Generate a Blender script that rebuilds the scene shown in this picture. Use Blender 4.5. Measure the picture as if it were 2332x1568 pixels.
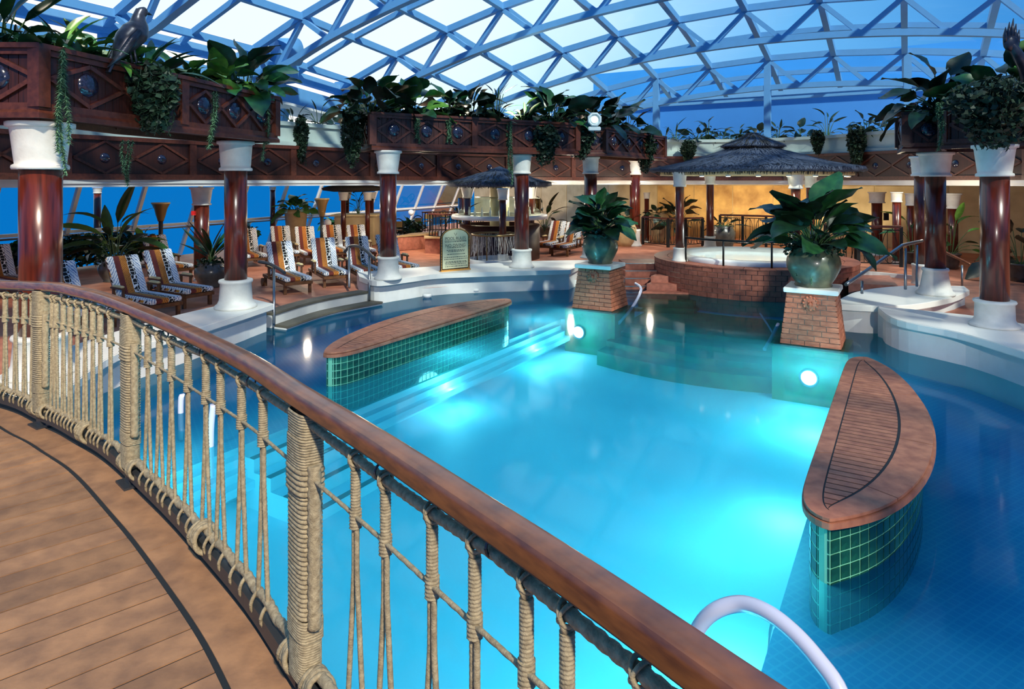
import bpy, bmesh, math, random
from mathutils import Vector, Matrix, Euler, noise
from mathutils.geometry import tessellate_polygon
random.seed(7)
R = math.radians
for o in list(bpy.data.objects): bpy.data.objects.remove(o)
C = bpy.context.scene.collection
# ---------------------------------------------------------------- camera
EYE, F, CX, HY = 2.95, 1500.0, 1166.0, 413.0
cam = bpy.data.cameras.new('camera'); co = bpy.data.objects.new('camera', cam); C.objects.link(co)
cam.sensor_width = 36; cam.lens = F / 2332 * 36; cam.shift_y = -(784 - HY) / 2332
cam.clip_start = .05; cam.clip_end = 3000
co.location = (0, 0, EYE); co.rotation_euler = (R(90), 0, 0)
bpy.context.scene.camera = co
# ---------------------------------------------------------------- exposure
vs = bpy.context.scene.view_settings
vs.view_transform = 'Standard'; vs.look = 'None'; vs.exposure = 0.0; vs.gamma = 1; vs.use_curve_mapping = False
# ---------------------------------------------------------------- world
def lin(r, g, b):
    f = lambda c: (c / 255 / 12.92) if c / 255 <= .04045 else ((c / 255 + .055) / 1.055) ** 2.4
    return (f(r), f(g), f(b), 1)
w = bpy.data.worlds.new('evening_sky'); bpy.context.scene.world = w; w.use_nodes = True
n = w.node_tree.nodes; l = w.node_tree.links; n.clear()
tc = n.new('ShaderNodeTexCoord'); dp = n.new('ShaderNodeVectorMath'); dp.operation = 'DOT_PRODUCT'
g = Vector((-.42, .84, .36)).normalized(); dp.inputs[1].default_value = g
l.new(tc.outputs['Generated'], dp.inputs[0])
nz = n.new('ShaderNodeTexNoise'); nz.inputs['Scale'].default_value = 3.0; nz.inputs['Detail'].default_value = 4
mm = n.new('ShaderNodeMath'); mm.operation = 'MULTIPLY_ADD'; mm.inputs[1].default_value = .14
l.new(tc.outputs['Generated'], nz.inputs['Vector']); l.new(nz.outputs['Fac'], mm.inputs[0]); l.new(dp.outputs['Value'], mm.inputs[2])
rp = n.new('ShaderNodeValToRGB'); l.new(mm.outputs[0], rp.inputs['Fac'])
e = rp.color_ramp.elements
e[0].position = 0.0; e[0].color = (.030, .16, .42, 1)
e[1].position = 1.0; e[1].color = (1, 1, .97, 1)
for p, c in ((.55, (.06, .28, .62, 1)), (.75, (.17, .46, .78, 1)), (.87, (.48, .73, .90, 1)), (.955, (.9, .97, 1, 1))):
    k = e.new(p); k.color = c
bg = n.new('ShaderNodeBackground'); bg.inputs['Strength'].default_value = 1.25
ou = n.new('ShaderNodeOutputWorld'); l.new(rp.outputs['Color'], bg.inputs['Color']); l.new(bg.outputs[0], ou.inputs[0])
# ---------------------------------------------------------------- sun (low sun over the camera's right shoulder)
sd = bpy.data.lights.new('sun', 'SUN'); sd.energy = 4.9; sd.angle = R(2.5); sd.color = (1, .88, .70)
so = bpy.data.objects.new('sun', sd); C.objects.link(so)
so.rotation_euler = Vector((-.32, .74, -.66)).to_track_quat('-Z', 'Y').to_euler()

# ---------------------------------------------------------------- helpers: where things stand
D1 = Vector((.515, .857, 0)).normalized()      # along the ship
D2 = Vector((.857, -.515, 0)).normalized()     # across the ship
def UV(u, v, z=0): return Vector((D1.x * u + D2.x * v, D1.y * u + D2.y * v, z))
def uv_of(p): return (p.x * D1.x + p.y * D1.y, p.x * D2.x + p.y * D2.y)
def P(x, y, Z): return Vector(((x - CX) / F * Z, Z, EYE - (y - HY) / F * Z))   # photo point at depth Z
def G(x, y, z=0.0): return P(x, y, F * (EYE - z) / (y - HY))                    # photo point on the level z
def zat(y, Z): return EYE - (y - HY) / F * Z

# ---------------------------------------------------------------- helpers: meshes
class MB:
    def __init__(s): s.v = []; s.f = []; s.sm = []
    def add(s, vs, fs, smooth=False):
        b = len(s.v); s.v.extend([tuple(q) for q in vs]); s.f.extend([tuple(i + b for i in q) for q in fs]); s.sm.extend([smooth] * len(fs)); return s
    def box(s, c, d, rz=0.0, m=None, bev=0.0):
        x, y, z = d[0] / 2, d[1] / 2, d[2] / 2
        q = [Vector((sx * x, sy * y, sz * z)) for sz in (-1, 1) for sy in (-1, 1) for sx in (-1, 1)]
        rot = Matrix.Rotation(rz, 3, 'Z') if m is None else m
        q = [rot @ a + Vector(c) for a in q]
        return s.add(q, [(0, 2, 3, 1), (4, 5, 7, 6), (0, 1, 5, 4), (2, 6, 7, 3), (0, 4, 6, 2), (1, 3, 7, 5)])
    def bar(s, a, b, w, h, up=Vector((0, 0, 1))):
        a = Vector(a); b = Vector(b); d = (b - a).normalized()
        x = d.cross(up)
        if x.length < 1e-4: x = d.cross(Vector((1, 0, 0)))
        x.normalize(); y = x.cross(d).normalized()
        q = [p + x * i * w / 2 + y * j * h / 2 for p in (a, b) for i, j in ((-1, -1), (1, -1), (1, 1), (-1, 1))]
        return s.add(q, [(3, 2, 1, 0), (4, 5, 6, 7), (0, 1, 5, 4), (1, 2, 6, 5), (2, 3, 7, 6), (3, 0, 4, 7)])
    def lathe(s, prof, c=(0, 0, 0), seg=24, cap=True):
        c = Vector(c); vs = []; fs = []
        for r, z in prof:
            for k in range(seg):
                a = 2 * math.pi * k / seg; vs.append(c + Vector((r * math.cos(a), r * math.sin(a), z)))
        for i in range(len(prof) - 1):
            for k in range(seg):
                k2 = (k + 1) % seg; fs.append((i * seg + k, i * seg + k2, (i + 1) * seg + k2, (i + 1) * seg + k))
        s.add(vs, fs, True)
        if cap:
            m = (len(prof) - 1) * seg; b = len(s.v) - len(vs)
            s.f.append(tuple(b + seg - 1 - k for k in range(seg))); s.sm.append(False)
            s.f.append(tuple(b + m + k for k in range(seg))); s.sm.append(False)
        return s
    def prism(s, poly, z0, z1):
        n_ = len(poly)
        ar = sum(poly[i][0] * poly[(i + 1) % n_][1] - poly[(i + 1) % n_][0] * poly[i][1] for i in range(n_))
        if ar < 0: poly = poly[::-1]
        t = tessellate_polygon([[Vector((p[0], p[1], 0)) for p in poly]])
        vs = [Vector((p[0], p[1], z0)) for p in poly] + [Vector((p[0], p[1], z1)) for p in poly]
        fs = []
        for a, b, c in t:
            A, B, Cc = poly[a], poly[b], poly[c]
            if (B[0] - A[0]) * (Cc[1] - A[1]) - (B[1] - A[1]) * (Cc[0] - A[0]) < 0: b, c = c, b
            fs.append((a + n_, b + n_, c + n_)); fs.append((c, b, a))
        fs += [(i, (i + 1) % n_, (i + 1) % n_ + n_, i + n_) for i in range(n_)]
        return s.add(vs, fs)
    def tube(s, pts, r, seg=8, cap=True, lobes=0, pitch=.05, depth=.2, ridge=0, ridge_p=.02):
        pts = [Vector(p) for p in pts]; N = len(pts); vs = []; fs = []
        T = [(pts[min(i + 1, N - 1)] - pts[max(i - 1, 0)]).normalized() for i in range(N)]
        a = Vector((0, 0, 1)) if abs(T[0].z) < .9 else Vector((1, 0, 0))
        x = T[0].cross(a).normalized(); ln = 0
        for i in range(N):
            if i:
                x = (x - T[i] * x.dot(T[i])); x.normalize(); ln += (pts[i] - pts[i - 1]).length
            y = T[i].cross(x); rr = r[i] if isinstance(r, (list, tuple)) else r
            if ridge: rr *= 1 + ridge * math.cos(2 * math.pi * ln / ridge_p)
            tw = 2 * math.pi * ln / pitch if lobes else 0
            for k in range(seg):
                an = 2 * math.pi * k / seg
                q = rr
                if lobes: q = rr * (1 - depth + depth * abs(math.cos(lobes * (an - tw) / 2)))
                vs.append(pts[i] + x * math.cos(an) * q + y * math.sin(an) * q)
        for i in range(N - 1):
            for k in range(seg):
                k2 = (k + 1) % seg; fs.append((i * seg + k, i * seg + k2, (i + 1) * seg + k2, (i + 1) * seg + k))
        b = len(s.v); s.add(vs, fs, True)
        if cap:
            s.f.append(tuple(b + seg - 1 - k for k in range(seg))); s.sm.append(False)
            s.f.append(tuple(b + (N - 1) * seg + k for k in range(seg))); s.sm.append(False)
        return s
    def sweep(s, prof, pts, closed=False, up=Vector((0, 0, 1))):
        pts = [Vector(p) for p in pts]; N = len(pts); m = len(prof); vs = []; fs = []
        for i in range(N):
            if closed: t = (pts[(i + 1) % N] - pts[i - 1]).normalized()
            else: t = (pts[min(i + 1, N - 1)] - pts[max(i - 1, 0)]).normalized()
            x = t.cross(up).normalized(); y = x.cross(t)
            vs += [pts[i] + x * a + y * b for a, b in prof]
        for i in range(N if closed else N - 1):
            j = (i + 1) % N
            for k in range(m): fs.append((i * m + k, i * m + (k + 1) % m, j * m + (k + 1) % m, j * m + k))
        b = len(s.v); s.add(vs, fs)
        if not closed:
            s.f.append(tuple(b + m - 1 - k for k in range(m))); s.sm.append(False)
            s.f.append(tuple(b + (N - 1) * m + k for k in range(m))); s.sm.append(False)
        return s
    def quad(s, a, b, c, d): return s.add([a, b, c, d], [(0, 1, 2, 3)])
    def ball(s, c, r, seg=12, rings=8, sq=(1, 1, 1)):
        vs = []; fs = []; c = Vector(c)
        for i in range(rings + 1):
            t = math.pi * i / rings
            for k in range(seg):
                a = 2 * math.pi * k / seg
                vs.append(c + Vector((r * sq[0] * math.sin(t) * math.cos(a), r * sq[1] * math.sin(t) * math.sin(a), r * sq[2] * math.cos(t))))
        for i in range(rings):
            for k in range(seg):
                k2 = (k + 1) % seg; fs.append((i * seg + k, (i + 1) * seg + k, (i + 1) * seg + k2, i * seg + k2))
        return s.add(vs, fs, True)
    def mesh(s, name, shift=None, bevel=0):
        me = bpy.data.meshes.new(name)
        vs = s.v if shift is None else [(a - shift[0], b - shift[1], c - shift[2]) for a, b, c in s.v]
        me.from_pydata(vs, [], s.f); me.polygons.foreach_set('use_smooth', s.sm); me.update()
        if bevel:
            bm = bmesh.new(); bm.from_mesh(me)
            bmesh.ops.bevel(bm, geom=[e_ for e_ in bm.edges if len(e_.link_faces) == 2 and e_.calc_face_angle(0) > .5], offset=bevel, segments=2, affect='EDGES', clamp_overlap=True)
            bm.to_mesh(me); bm.free()
        return me
def link(name, data, parent=None, mat=None, loc=None, rot=None, scale=None):
    o = bpy.data.objects.new(name, data); C.objects.link(o)
    if mat is not None and not data.materials: data.materials.append(mat)
    if parent is not None: o.parent = parent
    if loc is not None: o.location = loc
    if rot is not None: o.rotation_euler = rot
    if scale is not None: o.scale = scale if hasattr(scale, '__len__') else (scale,) * 3
    return o
def tag(o, label, cat, group=None, kind=None):
    o['label'] = label; o['category'] = cat
    if group: o['group'] = group
    if kind: o['kind'] = kind
    return o
def thing(name, label, cat, loc=(0, 0, 0), rz=0.0, group=None):
    o = bpy.data.objects.new(name, None); C.objects.link(o); o.location = loc; o.rotation_euler = (0, 0, rz); o.empty_display_size = .1
    return tag(o, label, cat, group)
def part(name, mb, mat, parent, local=False, bevel=0, label=None, kind=None):
    """a part built in world coordinates under an unrotated parent (local=True: in the parent's own coordinates)"""
    sh = None
    if not local:
        sh = Vector(); q = parent
        while q is not None: sh += q.location; q = q.parent
    o = link(name, mb.mesh(name, sh, bevel), parent, mat)
    if label: o['label'] = label
    if kind: o['kind'] = kind
    return o
def struct(name, mb, mat, parent=None, bevel=0):
    o = link(name, mb.mesh(name, None, bevel), parent, mat)
    if parent is None: o['kind'] = 'structure'
    return o
def empty_struct(name, loc=(0, 0, 0)):
    o = bpy.data.objects.new(name, None); C.objects.link(o); o['kind'] = 'structure'; o.location = loc; o.empty_display_size = .1; return o
def copy_tree(o, parent=None):
    c = o.copy(); C.objects.link(c)
    if parent is not None: c.parent = parent
    for ch in list(o.children): copy_tree(ch, c)
    return c
def catmull(pts, n_=8, closed=False):
    pts = [Vector(p) for p in pts]; out = []; N = len(pts)
    for i in range(N if closed else N - 1):
        g_ = lambda k: pts[k % N] if closed else pts[max(0, min(N - 1, k))]
        a, b, c, d = g_(i - 1), g_(i), g_(i + 1), g_(i + 2)
        for k in range(n_):
            t = k / n_
            out.append(.5 * ((2 * b) + (c - a) * t + (2 * a - 5 * b + 4 * c - d) * t * t + (3 * b - a - 3 * c + d) * t ** 3))
    if not closed: out.append(pts[-1])
    return out
def resample(pts, step):
    L = [0]
    for i in range(1, len(pts)): L.append(L[-1] + (pts[i] - pts[i - 1]).length)
    n_ = max(2, int(round(L[-1] / step)) + 1); out = []; j = 0
    for k in range(n_):
        s = L[-1] * k / (n_ - 1)
        while j < len(L) - 2 and L[j + 1] < s: j += 1
        t = (s - L[j]) / max(1e-9, L[j + 1] - L[j]); out.append(pts[j].lerp(pts[j + 1], t))
    return out

# ---------------------------------------------------------------- helpers: materials
def newmat(name):
    m = bpy.data.materials.new(name); m.use_nodes = True
    return m, m.node_tree.nodes, m.node_tree.links, m.node_tree.nodes['Principled BSDF']
def mat(name, col, rough=.5, metal=0, var=0.0, vscale=6.0, col2=None, stretch=(1, 1, 1), bump=0.0, bscale=40.0, spec=.5, coat=0, emit=None, estr=0, detail=5, vary=0.0):
    m, n, l, b = newmat(name)
    b.inputs['Base Color'].default_value = col; b.inputs['Roughness'].default_value = rough; b.inputs['Metallic'].default_value = metal
    b.inputs['Specular IOR Level'].default_value = spec; b.inputs['Coat Weight'].default_value = coat; b.inputs['Coat Roughness'].default_value = .15
    if emit: b.inputs['Emission Color'].default_value = emit; b.inputs['Emission Strength'].default_value = estr
    tc = n.new('ShaderNodeTexCoord'); mp = n.new('ShaderNodeMapping'); mp.inputs['Scale'].default_value = stretch
    l.new(tc.outputs['Object'], mp.inputs['Vector'])
    last = None
    if var or col2:
        t = n.new('ShaderNodeTexNoise'); t.inputs['Scale'].default_value = vscale; t.inputs['Detail'].default_value = detail
        l.new(mp.outputs[0], t.inputs['Vector'])
        cr = n.new('ShaderNodeValToRGB'); l.new(t.outputs['Fac'], cr.inputs['Fac'])
        c2 = col2 or tuple(max(0, c * (1 - var)) for c in col[:3]) + (1,)
        cr.color_ramp.elements[0].position = .32; cr.color_ramp.elements[0].color = c2
        cr.color_ramp.elements[1].position = .66; cr.color_ramp.elements[1].color = col
        last = cr.outputs['Color']
    if vary:
        oi = n.new('ShaderNodeObjectInfo'); hs = n.new('ShaderNodeHueSaturation'); mr = n.new('ShaderNodeMapRange')
        mr.inputs['To Min'].default_value = 1 - vary; mr.inputs['To Max'].default_value = 1 + vary
        l.new(oi.outputs['Random'], mr.inputs['Value']); l.new(mr.outputs[0], hs.inputs['Value'])
        if last is not None: l.new(last, hs.inputs['Color'])
        else: hs.inputs['Color'].default_value = col
        last = hs.outputs['Color']
    if last is not None: l.new(last, b.inputs['Base Color'])
    if bump:
        t2 = n.new('ShaderNodeTexNoise'); t2.inputs['Scale'].default_value = bscale; t2.inputs['Detail'].default_value = 4
        bp = n.new('ShaderNodeBump'); bp.inputs['Strength'].default_value = bump; bp.inputs['Distance'].default_value = .02
        l.new(mp.outputs[0], t2.inputs['Vector']); l.new(t2.outputs['Fac'], bp.inputs['Height']); l.new(bp.outputs[0], b.inputs['Normal'])
    return m
M = {}
M['white'] = mat('white_paint', lin(226, 226, 222), .5, var=.10, vscale=3)
M['stone'] = mat('white_plaster', lin(224, 222, 214), .55, var=.16, vscale=5, bump=.15, bscale=25)
M['ledge'] = mat('white_ledge', lin(232, 230, 222), .45, var=.08, vscale=2)
M['mahog'] = mat('mahogany_shaft', lin(100, 36, 21), .28, col2=lin(54, 17, 12), vscale=7, stretch=(3, 3, .25), coat=.35)
M['panel'] = mat('cherry_panel', lin(62, 27, 20), .45, col2=lin(38, 16, 13), vscale=9, stretch=(6, 6, .3))
M['mould'] = mat('cherry_moulding', lin(90, 46, 33), .4, col2=lin(66, 32, 24), vscale=8, stretch=(2, 2, 2))
M['rail'] = mat('varnished_teak_rail', lin(136, 78, 36), .28, col2=lin(90, 46, 22), vscale=10, stretch=(1.2, 1.2, 5), coat=.5)
M['teak'] = mat('deck_teak', lin(166, 122, 86), .55, col2=lin(132, 96, 70), vscale=7, stretch=(1.2, 1.2, 1), bump=.1, vary=.16)
M['teaki'] = mat('island_teak', lin(172, 112, 84), .5, col2=lin(138, 84, 64), vscale=6, stretch=(1.5, 1.5, 1), bump=.08, vary=.12)
M['caulk'] = mat('black_caulk', lin(26, 30, 34), .7)
M['rope'] = mat('manila_rope', lin(172, 158, 128), .8, col2=lin(132, 119, 94), vscale=60, bump=.3, bscale=220)
M['steel'] = mat('brushed_steel', lin(150, 155, 160), .3, metal=.9)
M['dsteel'] = mat('dark_steel', lin(74, 78, 84), .4, metal=.6)
M['iron'] = mat('black_iron', lin(24, 26, 27), .45, metal=.4)
M['brick'] = mat('terracotta_brick', lin(186, 112, 82), .6, col2=lin(150, 84, 60), vscale=9, stretch=(1, 1, 3), vary=.16)
M['mortar'] = mat('grey_mortar', lin(178, 170, 158), .8, var=.2)
M['drumtile'] = mat('drum_brick_tile', lin(164, 98, 78), .55, col2=lin(134, 78, 62), vscale=9, vary=.10)
M['gtile'] = mat('green_glazed_tile', lin(22, 82, 62), .12, col2=lin(10, 50, 40), vscale=12, vary=.3, coat=.4)
M['grout'] = mat('pale_green_grout', lin(110, 190, 160), .6)
M['thatch'] = mat('thatch', lin(84, 98, 122), .9, col2=lin(40, 48, 64), vscale=30, stretch=(1, 1, .25), bump=.8, bscale=60)  # grey-brown thatch; the blue cast is sky light put into the colour
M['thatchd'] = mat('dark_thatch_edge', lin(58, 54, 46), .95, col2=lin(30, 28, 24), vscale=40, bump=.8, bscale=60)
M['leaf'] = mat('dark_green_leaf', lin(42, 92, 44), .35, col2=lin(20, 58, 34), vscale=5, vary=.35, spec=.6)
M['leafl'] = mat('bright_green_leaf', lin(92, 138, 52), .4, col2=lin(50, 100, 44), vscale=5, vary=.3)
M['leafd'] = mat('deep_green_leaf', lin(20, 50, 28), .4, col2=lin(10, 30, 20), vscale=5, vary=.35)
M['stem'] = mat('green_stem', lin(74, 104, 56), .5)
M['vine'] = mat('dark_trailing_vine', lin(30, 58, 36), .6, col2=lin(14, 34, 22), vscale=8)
M['moss'] = mat('pale_trailing_succulent', lin(108, 150, 112), .6, col2=lin(78, 118, 92), vscale=12)
M['pot'] = mat('green_bronze_glaze', lin(104, 108, 84), .35, col2=lin(58, 68, 56), vscale=4, coat=.3)
M['potd'] = mat('dark_bronze_glaze', lin(96, 92, 84), .3, col2=lin(60, 58, 54), vscale=4, coat=.3)
M['pott'] = mat('tan_terracotta', lin(188, 160, 116), .6, var=.2, vscale=6)
M['beige'] = mat('beige_wall_stone', lin(214, 196, 152), .6, col2=lin(186, 166, 124), vscale=1.5)
M['mural'] = mat('ochre_mural_stone', lin(222, 184, 112), .6, col2=lin(150, 112, 62), vscale=1.1, detail=8)
M['trough'] = mat('pale_green_white_trough', lin(176, 194, 188), .6, var=.12, vscale=3)
M['gold'] = mat('bronze_lamp_cup', lin(150, 124, 78), .35, metal=.5)
M['bluelit_steel'] = mat('sky_toned_steelwork', lin(104, 166, 216), .5, var=.06)  # white steelwork with the blue ambient light put into its colour
M['bluewall'] = mat('blue_bulkhead', lin(60, 140, 218), .6, var=.12, vscale=.6)
M['bluewall2'] = mat('azure_superstructure', lin(70, 172, 240), .6, var=.1, vscale=.4)
M['floor'] = mat('terracotta_deck', lin(196, 128, 100), .55, col2=lin(164, 100, 78), vscale=3)
M['dark'] = mat('dark_soil', lin(30, 22, 20), .6)  # near-black brown for the soil in planters and pots
M['cream'] = mat('cream_cushion', lin(226, 208, 158), .8)
M['lounge'] = mat('lounger_hardwood', lin(112, 72, 38), .45, col2=lin(74, 44, 24), vscale=8)
M['medal'] = mat('blue_glass_medallion', lin(46, 48, 72), .12, col2=lin(18, 16, 22), vscale=26, coat=.6)
M['bronze'] = mat('dark_bronze_bird', lin(84, 84, 92), .32, metal=.55, col2=lin(50, 50, 58), vscale=8)
M['signface'] = mat('cream_sign_face', lin(206, 206, 170), .5)
M['ink'] = mat('sign_ink', lin(70, 80, 76), .6)
M['red'] = mat('red_alarm', lin(200, 30, 30), .4)
M['lampwhite'] = mat('white_lamp_housing', lin(190, 205, 210), .4)
M['glow'] = mat('lit_lens', (1, 1, 1, 1), .3, emit=(1, .97, .88, 1), estr=14)
M['glowwarm'] = mat('warm_lit_lens', (1, 1, 1, 1), .3, emit=(1, .78, .45, 1), estr=8)
M['glowsoft'] = mat('softly_lit_lens', (1, 1, 1, 1), .3, emit=(.9, 1, .85, 1), estr=1.2)
M['tubwhite'] = mat('white_acrylic', lin(240, 242, 240), .25)
M['poolwhite'] = mat('white_pool_fibreglass', lin(196, 200, 222), .25, coat=.3)
# pool tiles: fine mosaic, colour only with slight grid
def mosaic(name, c1, c2, scale, rot):
    m, n, l, b = newmat(name)
    tc = n.new('ShaderNodeTexCoord'); mp = n.new('ShaderNodeMapping'); mp.inputs['Rotation'].default_value = (0, 0, rot)
    br = n.new('ShaderNodeTexBrick'); br.offset = 0; br.inputs['Scale'].default_value = scale; br.inputs['Color1'].default_value = c1
    br.inputs['Color2'].default_value = c1; br.inputs['Mortar'].default_value = c2; br.inputs['Mortar Size'].default_value = .06
    br.inputs['Brick Width'].default_value = .5; br.inputs['Row Height'].default_value = .5
    l.new(tc.outputs['Object'], mp.inputs[0]); l.new(mp.outputs[0], br.inputs['Vector']); l.new(br.outputs['Color'], b.inputs['Base Color'])
    b.inputs['Roughness'].default_value = .4
    return m
M['shelf'] = mosaic('blue_mosaic_shelf', lin(94, 166, 212), lin(114, 180, 218), 6.5, math.atan2(D1.y, D1.x))
M['basin'] = mat('pale_aqua_basin', lin(190, 238, 250), .6)
M['gstep'] = mat('green_marble_steps', lin(44, 128, 78), .3, col2=lin(18, 82, 50), vscale=3)
def glass(name, tint, refl=1.0, rough=0.0, ior=1.4):
    m = bpy.data.materials.new(name); m.use_nodes = True; n = m.node_tree.nodes; l = m.node_tree.links; n.clear()
    t = n.new('ShaderNodeBsdfTransparent'); t.inputs['Color'].default_value = tint
    g_ = n.new('ShaderNodeBsdfGlossy'); g_.inputs['Roughness'].default_value = rough; g_.inputs['Color'].default_value = (refl,) * 3 + (1,)
    f = n.new('ShaderNodeFresnel'); f.inputs['IOR'].default_value = ior
    x = n.new('ShaderNodeMixShader'); o = n.new('ShaderNodeOutputMaterial')
    l.new(f.outputs[0], x.inputs[0]); l.new(t.outputs[0], x.inputs[1]); l.new(g_.outputs[0], x.inputs[2]); l.new(x.outputs[0], o.inputs[0])
    return m
M['glass'] = glass('clear_glass', (.97, .985, .99, 1), 1, 0, 1.25)
M['barglass'] = glass('greenish_glass', (.80, .92, .88, 1), 1, 0, 1.4)
M['winglass'] = glass('window_glass', (.9, .96, 1, 1), .35, 0, 1.12)
M['roofglass'] = glass('blue_tinted_roof_glass', (.74, .89, 1, 1), .6, 0, 1.15)
def water(name, tint, milk, mcol, refl, rough):
    m = glass(name, tint, refl, rough, 1.30); n = m.node_tree.nodes; l = m.node_tree.links
    t = [q for q in n if q.type == 'BSDF_TRANSPARENT'][0]; x = [q for q in n if q.type == 'MIX_SHADER'][0]
    tr = n.new('ShaderNodeBsdfTranslucent'); tr.inputs['Color'].default_value = mcol; y = n.new('ShaderNodeMixShader'); y.inputs[0].default_value = milk
    l.new(t.outputs[0], y.inputs[1]); l.new(tr.outputs[0], y.inputs[2]); l.new(y.outputs[0], x.inputs[1]); return m
M['water'] = water('milky_pool_water', (.36, .86, .95, 1), .26, (.16, .86, 1, 1), .5, .07)
M['tubwater'] = glass('hot_tub_water', (.88, .97, .98, 1), .8, .1, 1.30)
# ================================================================ SETTING
Zd = .20                                             # pool deck level
LZ = .57                                             # ledge level
# ---- pool outline (water's edge), counter-clockwise from the near left
pool_pts = [(-3.0, -2), (-5.4, 2), (-5.95, 5.5), (-5.8, 7.8), (-5.7, 10.2), (-5.25, 12.6), (-5.0, 13.4), (-3.85, 16.1), (-2.7, 16.7), (-1.2, 17.5), (1.0, 18.35), (2.6, 18.6), (3.9, 18.4),
            (5.0, 17.2), (8.6, 17.2), (8.6, 15.4), (8.0, 14.4), (6.6, 13.4), (7.2, 13.0), (7.15, 12.3), (7.0, 11.4), (7.35, 10.4), (7.45, 9.0), (7.6, 6), (7.5, 2), (7, -2)]
poolV = [Vector((a, b, 0)) for a, b in pool_pts]
def holed(outer, hole, z, up=True):
    a = [Vector((p[0], p[1], 0)) for p in outer]; b = [Vector((p[0], p[1], 0)) for p in hole]
    t = tessellate_polygon([a, b]); al = a + b; mb = MB(); fs = []
    for i, j, k in t:
        A, B, K = al[i], al[j], al[k]
        if ((B - A).cross(K - A).z < 0) == up: j, k = k, j
        fs.append((i, j, k))
    return mb.add([(p.x, p.y, z) for p in al], fs)
deck_out = [(-23.7, -4), (18, -4), (26, 10), (22, 30), (10, 44), (-2.9, 45.9), (-17.2, 14), (-23.4, 0)]
fl = struct('floor', holed(deck_out, pool_pts, Zd), M['floor'])
fl['label'] = 'terracotta pool deck'
# deck boards on the far right (grey wood beside the last column) and brick paving joints: the rows one can tell apart
pw = MB()
for i in range(len(poolV)):
    a, b = poolV[i], poolV[(i + 1) % len(poolV)]
    pw.quad((a.x, a.y, Zd), (a.x, a.y, -.36), (b.x, b.y, -.36), (b.x, b.y, Zd))
struct('trim_1', pw, M['white'])                      # pool side walls
# shelf with the basin cut out
bas = [UV(2.6, -7.15), UV(14.2, -7.15), UV(14.4, -6.3), UV(14.4, -5.75), UV(16.9, -5.75), UV(16.75, -3.8), UV(16.9, -1.95), UV(13.3, -1.95), UV(13.3, -.85), UV(2.6, -.85)]
basp = [(p.x, p.y) for p in bas]
struct('floor_shelf', holed(pool_pts, basp, -.36), M['shelf'])
ZB = -1.0
bw = MB()
for i in range(len(bas)):
    a, b = bas[i], bas[(i + 1) % len(bas)]
    bw.quad((a.x, a.y, -.36), (b.x, b.y, -.36), (b.x, b.y, ZB), (a.x, a.y, ZB))
bw.prism(basp, ZB - .05, ZB)
struct('floor_basin', bw, M['basin'])
# ledge lip lines along the left basin wall (two narrow steps)
lip = MB()
for k in range(3):
    z0 = -.44 - .10 * k; v0 = -7.15 + .0; wv = .14 * (k + 1)
    q = [UV(2.7, v0), UV(13.9, v0), UV(13.9, v0 + wv), UV(2.7, v0 + wv)]
    lip.prism([(p.x, p.y) for p in q], z0 - .10, z0)
struct('trim_2', lip, M['basin'])
# water
wt = MB(); t = tessellate_polygon([[Vector((p[0], p[1], 0)) for p in pool_pts]]); fs = []
for i, j, k in t:
    A, B, K = poolV[i], poolV[j], poolV[k]
    if (B - A).cross(K - A).z < 0: j, k = k, j
    fs.append((i, j, k))
wt.add([(p.x, p.y, 0) for p in poolV], fs)
wo = link('pool_water', wt.mesh('pool_water'), None, M['water']); wo['kind'] = 'structure'
# green steps and green footing between the brick pedestals
st = empty_struct('floor_steps')
def step_front(uc, v): return uc + .35 * ((v + 3.8) / 1.9) ** 2
vs_ = [-5.75 + .3 * i for i in range(14)]
for k, (uc, z) in enumerate(((14.45, -.38), (13.85, -.48), (13.25, -.58), (12.75, -.70))):
    fr = [UV(step_front(uc, v), v) for v in vs_]
    bk = [UV(step_front(uc, v) + .75, v) for v in vs_] if k else [UV(16.95, v) for v in vs_]
    struct('step', MB().prism([(p.x, p.y) for p in fr + bk[::-1]], z - .25 - (.9 if k == 3 else 0), z), M['gstep'], st, bevel=.02)
# stairs down from the left, beside the drum
for k in range(5):
    a = UV(16.0 + .33 * k, -6.0); b = UV(16.35 + .33 * k, -6.0); c = UV(17.0 + .33 * k, -4.6 - .1 * k); d = UV(16.5 + .33 * k, -4.6 - .1 * k)
    z = -.30 + .17 * k
    struct('step', MB().prism([(p.x, p.y) for p in (a, b, c, d)], z - .4, z), M['gstep'] if z < 0 else M['drumtile'], st)
for (u, v) in ((14.44, -6.24), (13.33, -1.50)):
    q = [UV(u + a * .62, v + b * .62) for a, b in ((-1, -1), (1, -1), (1, 1), (-1, 1))]
    struct('pedestal_footing', MB().prism([(p.x, p.y) for p in q], -1.0, -.03), M['gstep'], st)

# ---------------------------------------------------------------- white ledges round the pool
def ledge(name, front, back, label, over=.10, th=.12, wall=True, supports=()):
    t = thing(name, label, 'ledge', (front[0].x, front[0].y, Zd))
    f = catmull(front, 5); b = catmull(back, 5)
    part('slab', MB().prism([(p.x, p.y) for p in f + b[::-1]], LZ - th, LZ), M['ledge'], t, bevel=.012)
    if wall:
        # set back under the slab
        fi = []
        for i, p in enumerate(f):
            q = b[min(range(len(b)), key=lambda k: (b[k] - p).length)]
            d = (q - p); d.normalize(); fi.append(p + d * .22)
        part('wall', MB().prism([(p.x, p.y) for p in fi + [q_ for q_ in [p.lerp(f[i], .0) for i, p in enumerate(b)]][::-1]], -.36, LZ - th), M['white'], t)
    for s in supports:
        part('rib', MB().box((s.x, s.y, (LZ - th - .36) / 2), (.05, .22, LZ - th + .36), rz=.5), M['white'], t)
    return t
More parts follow.
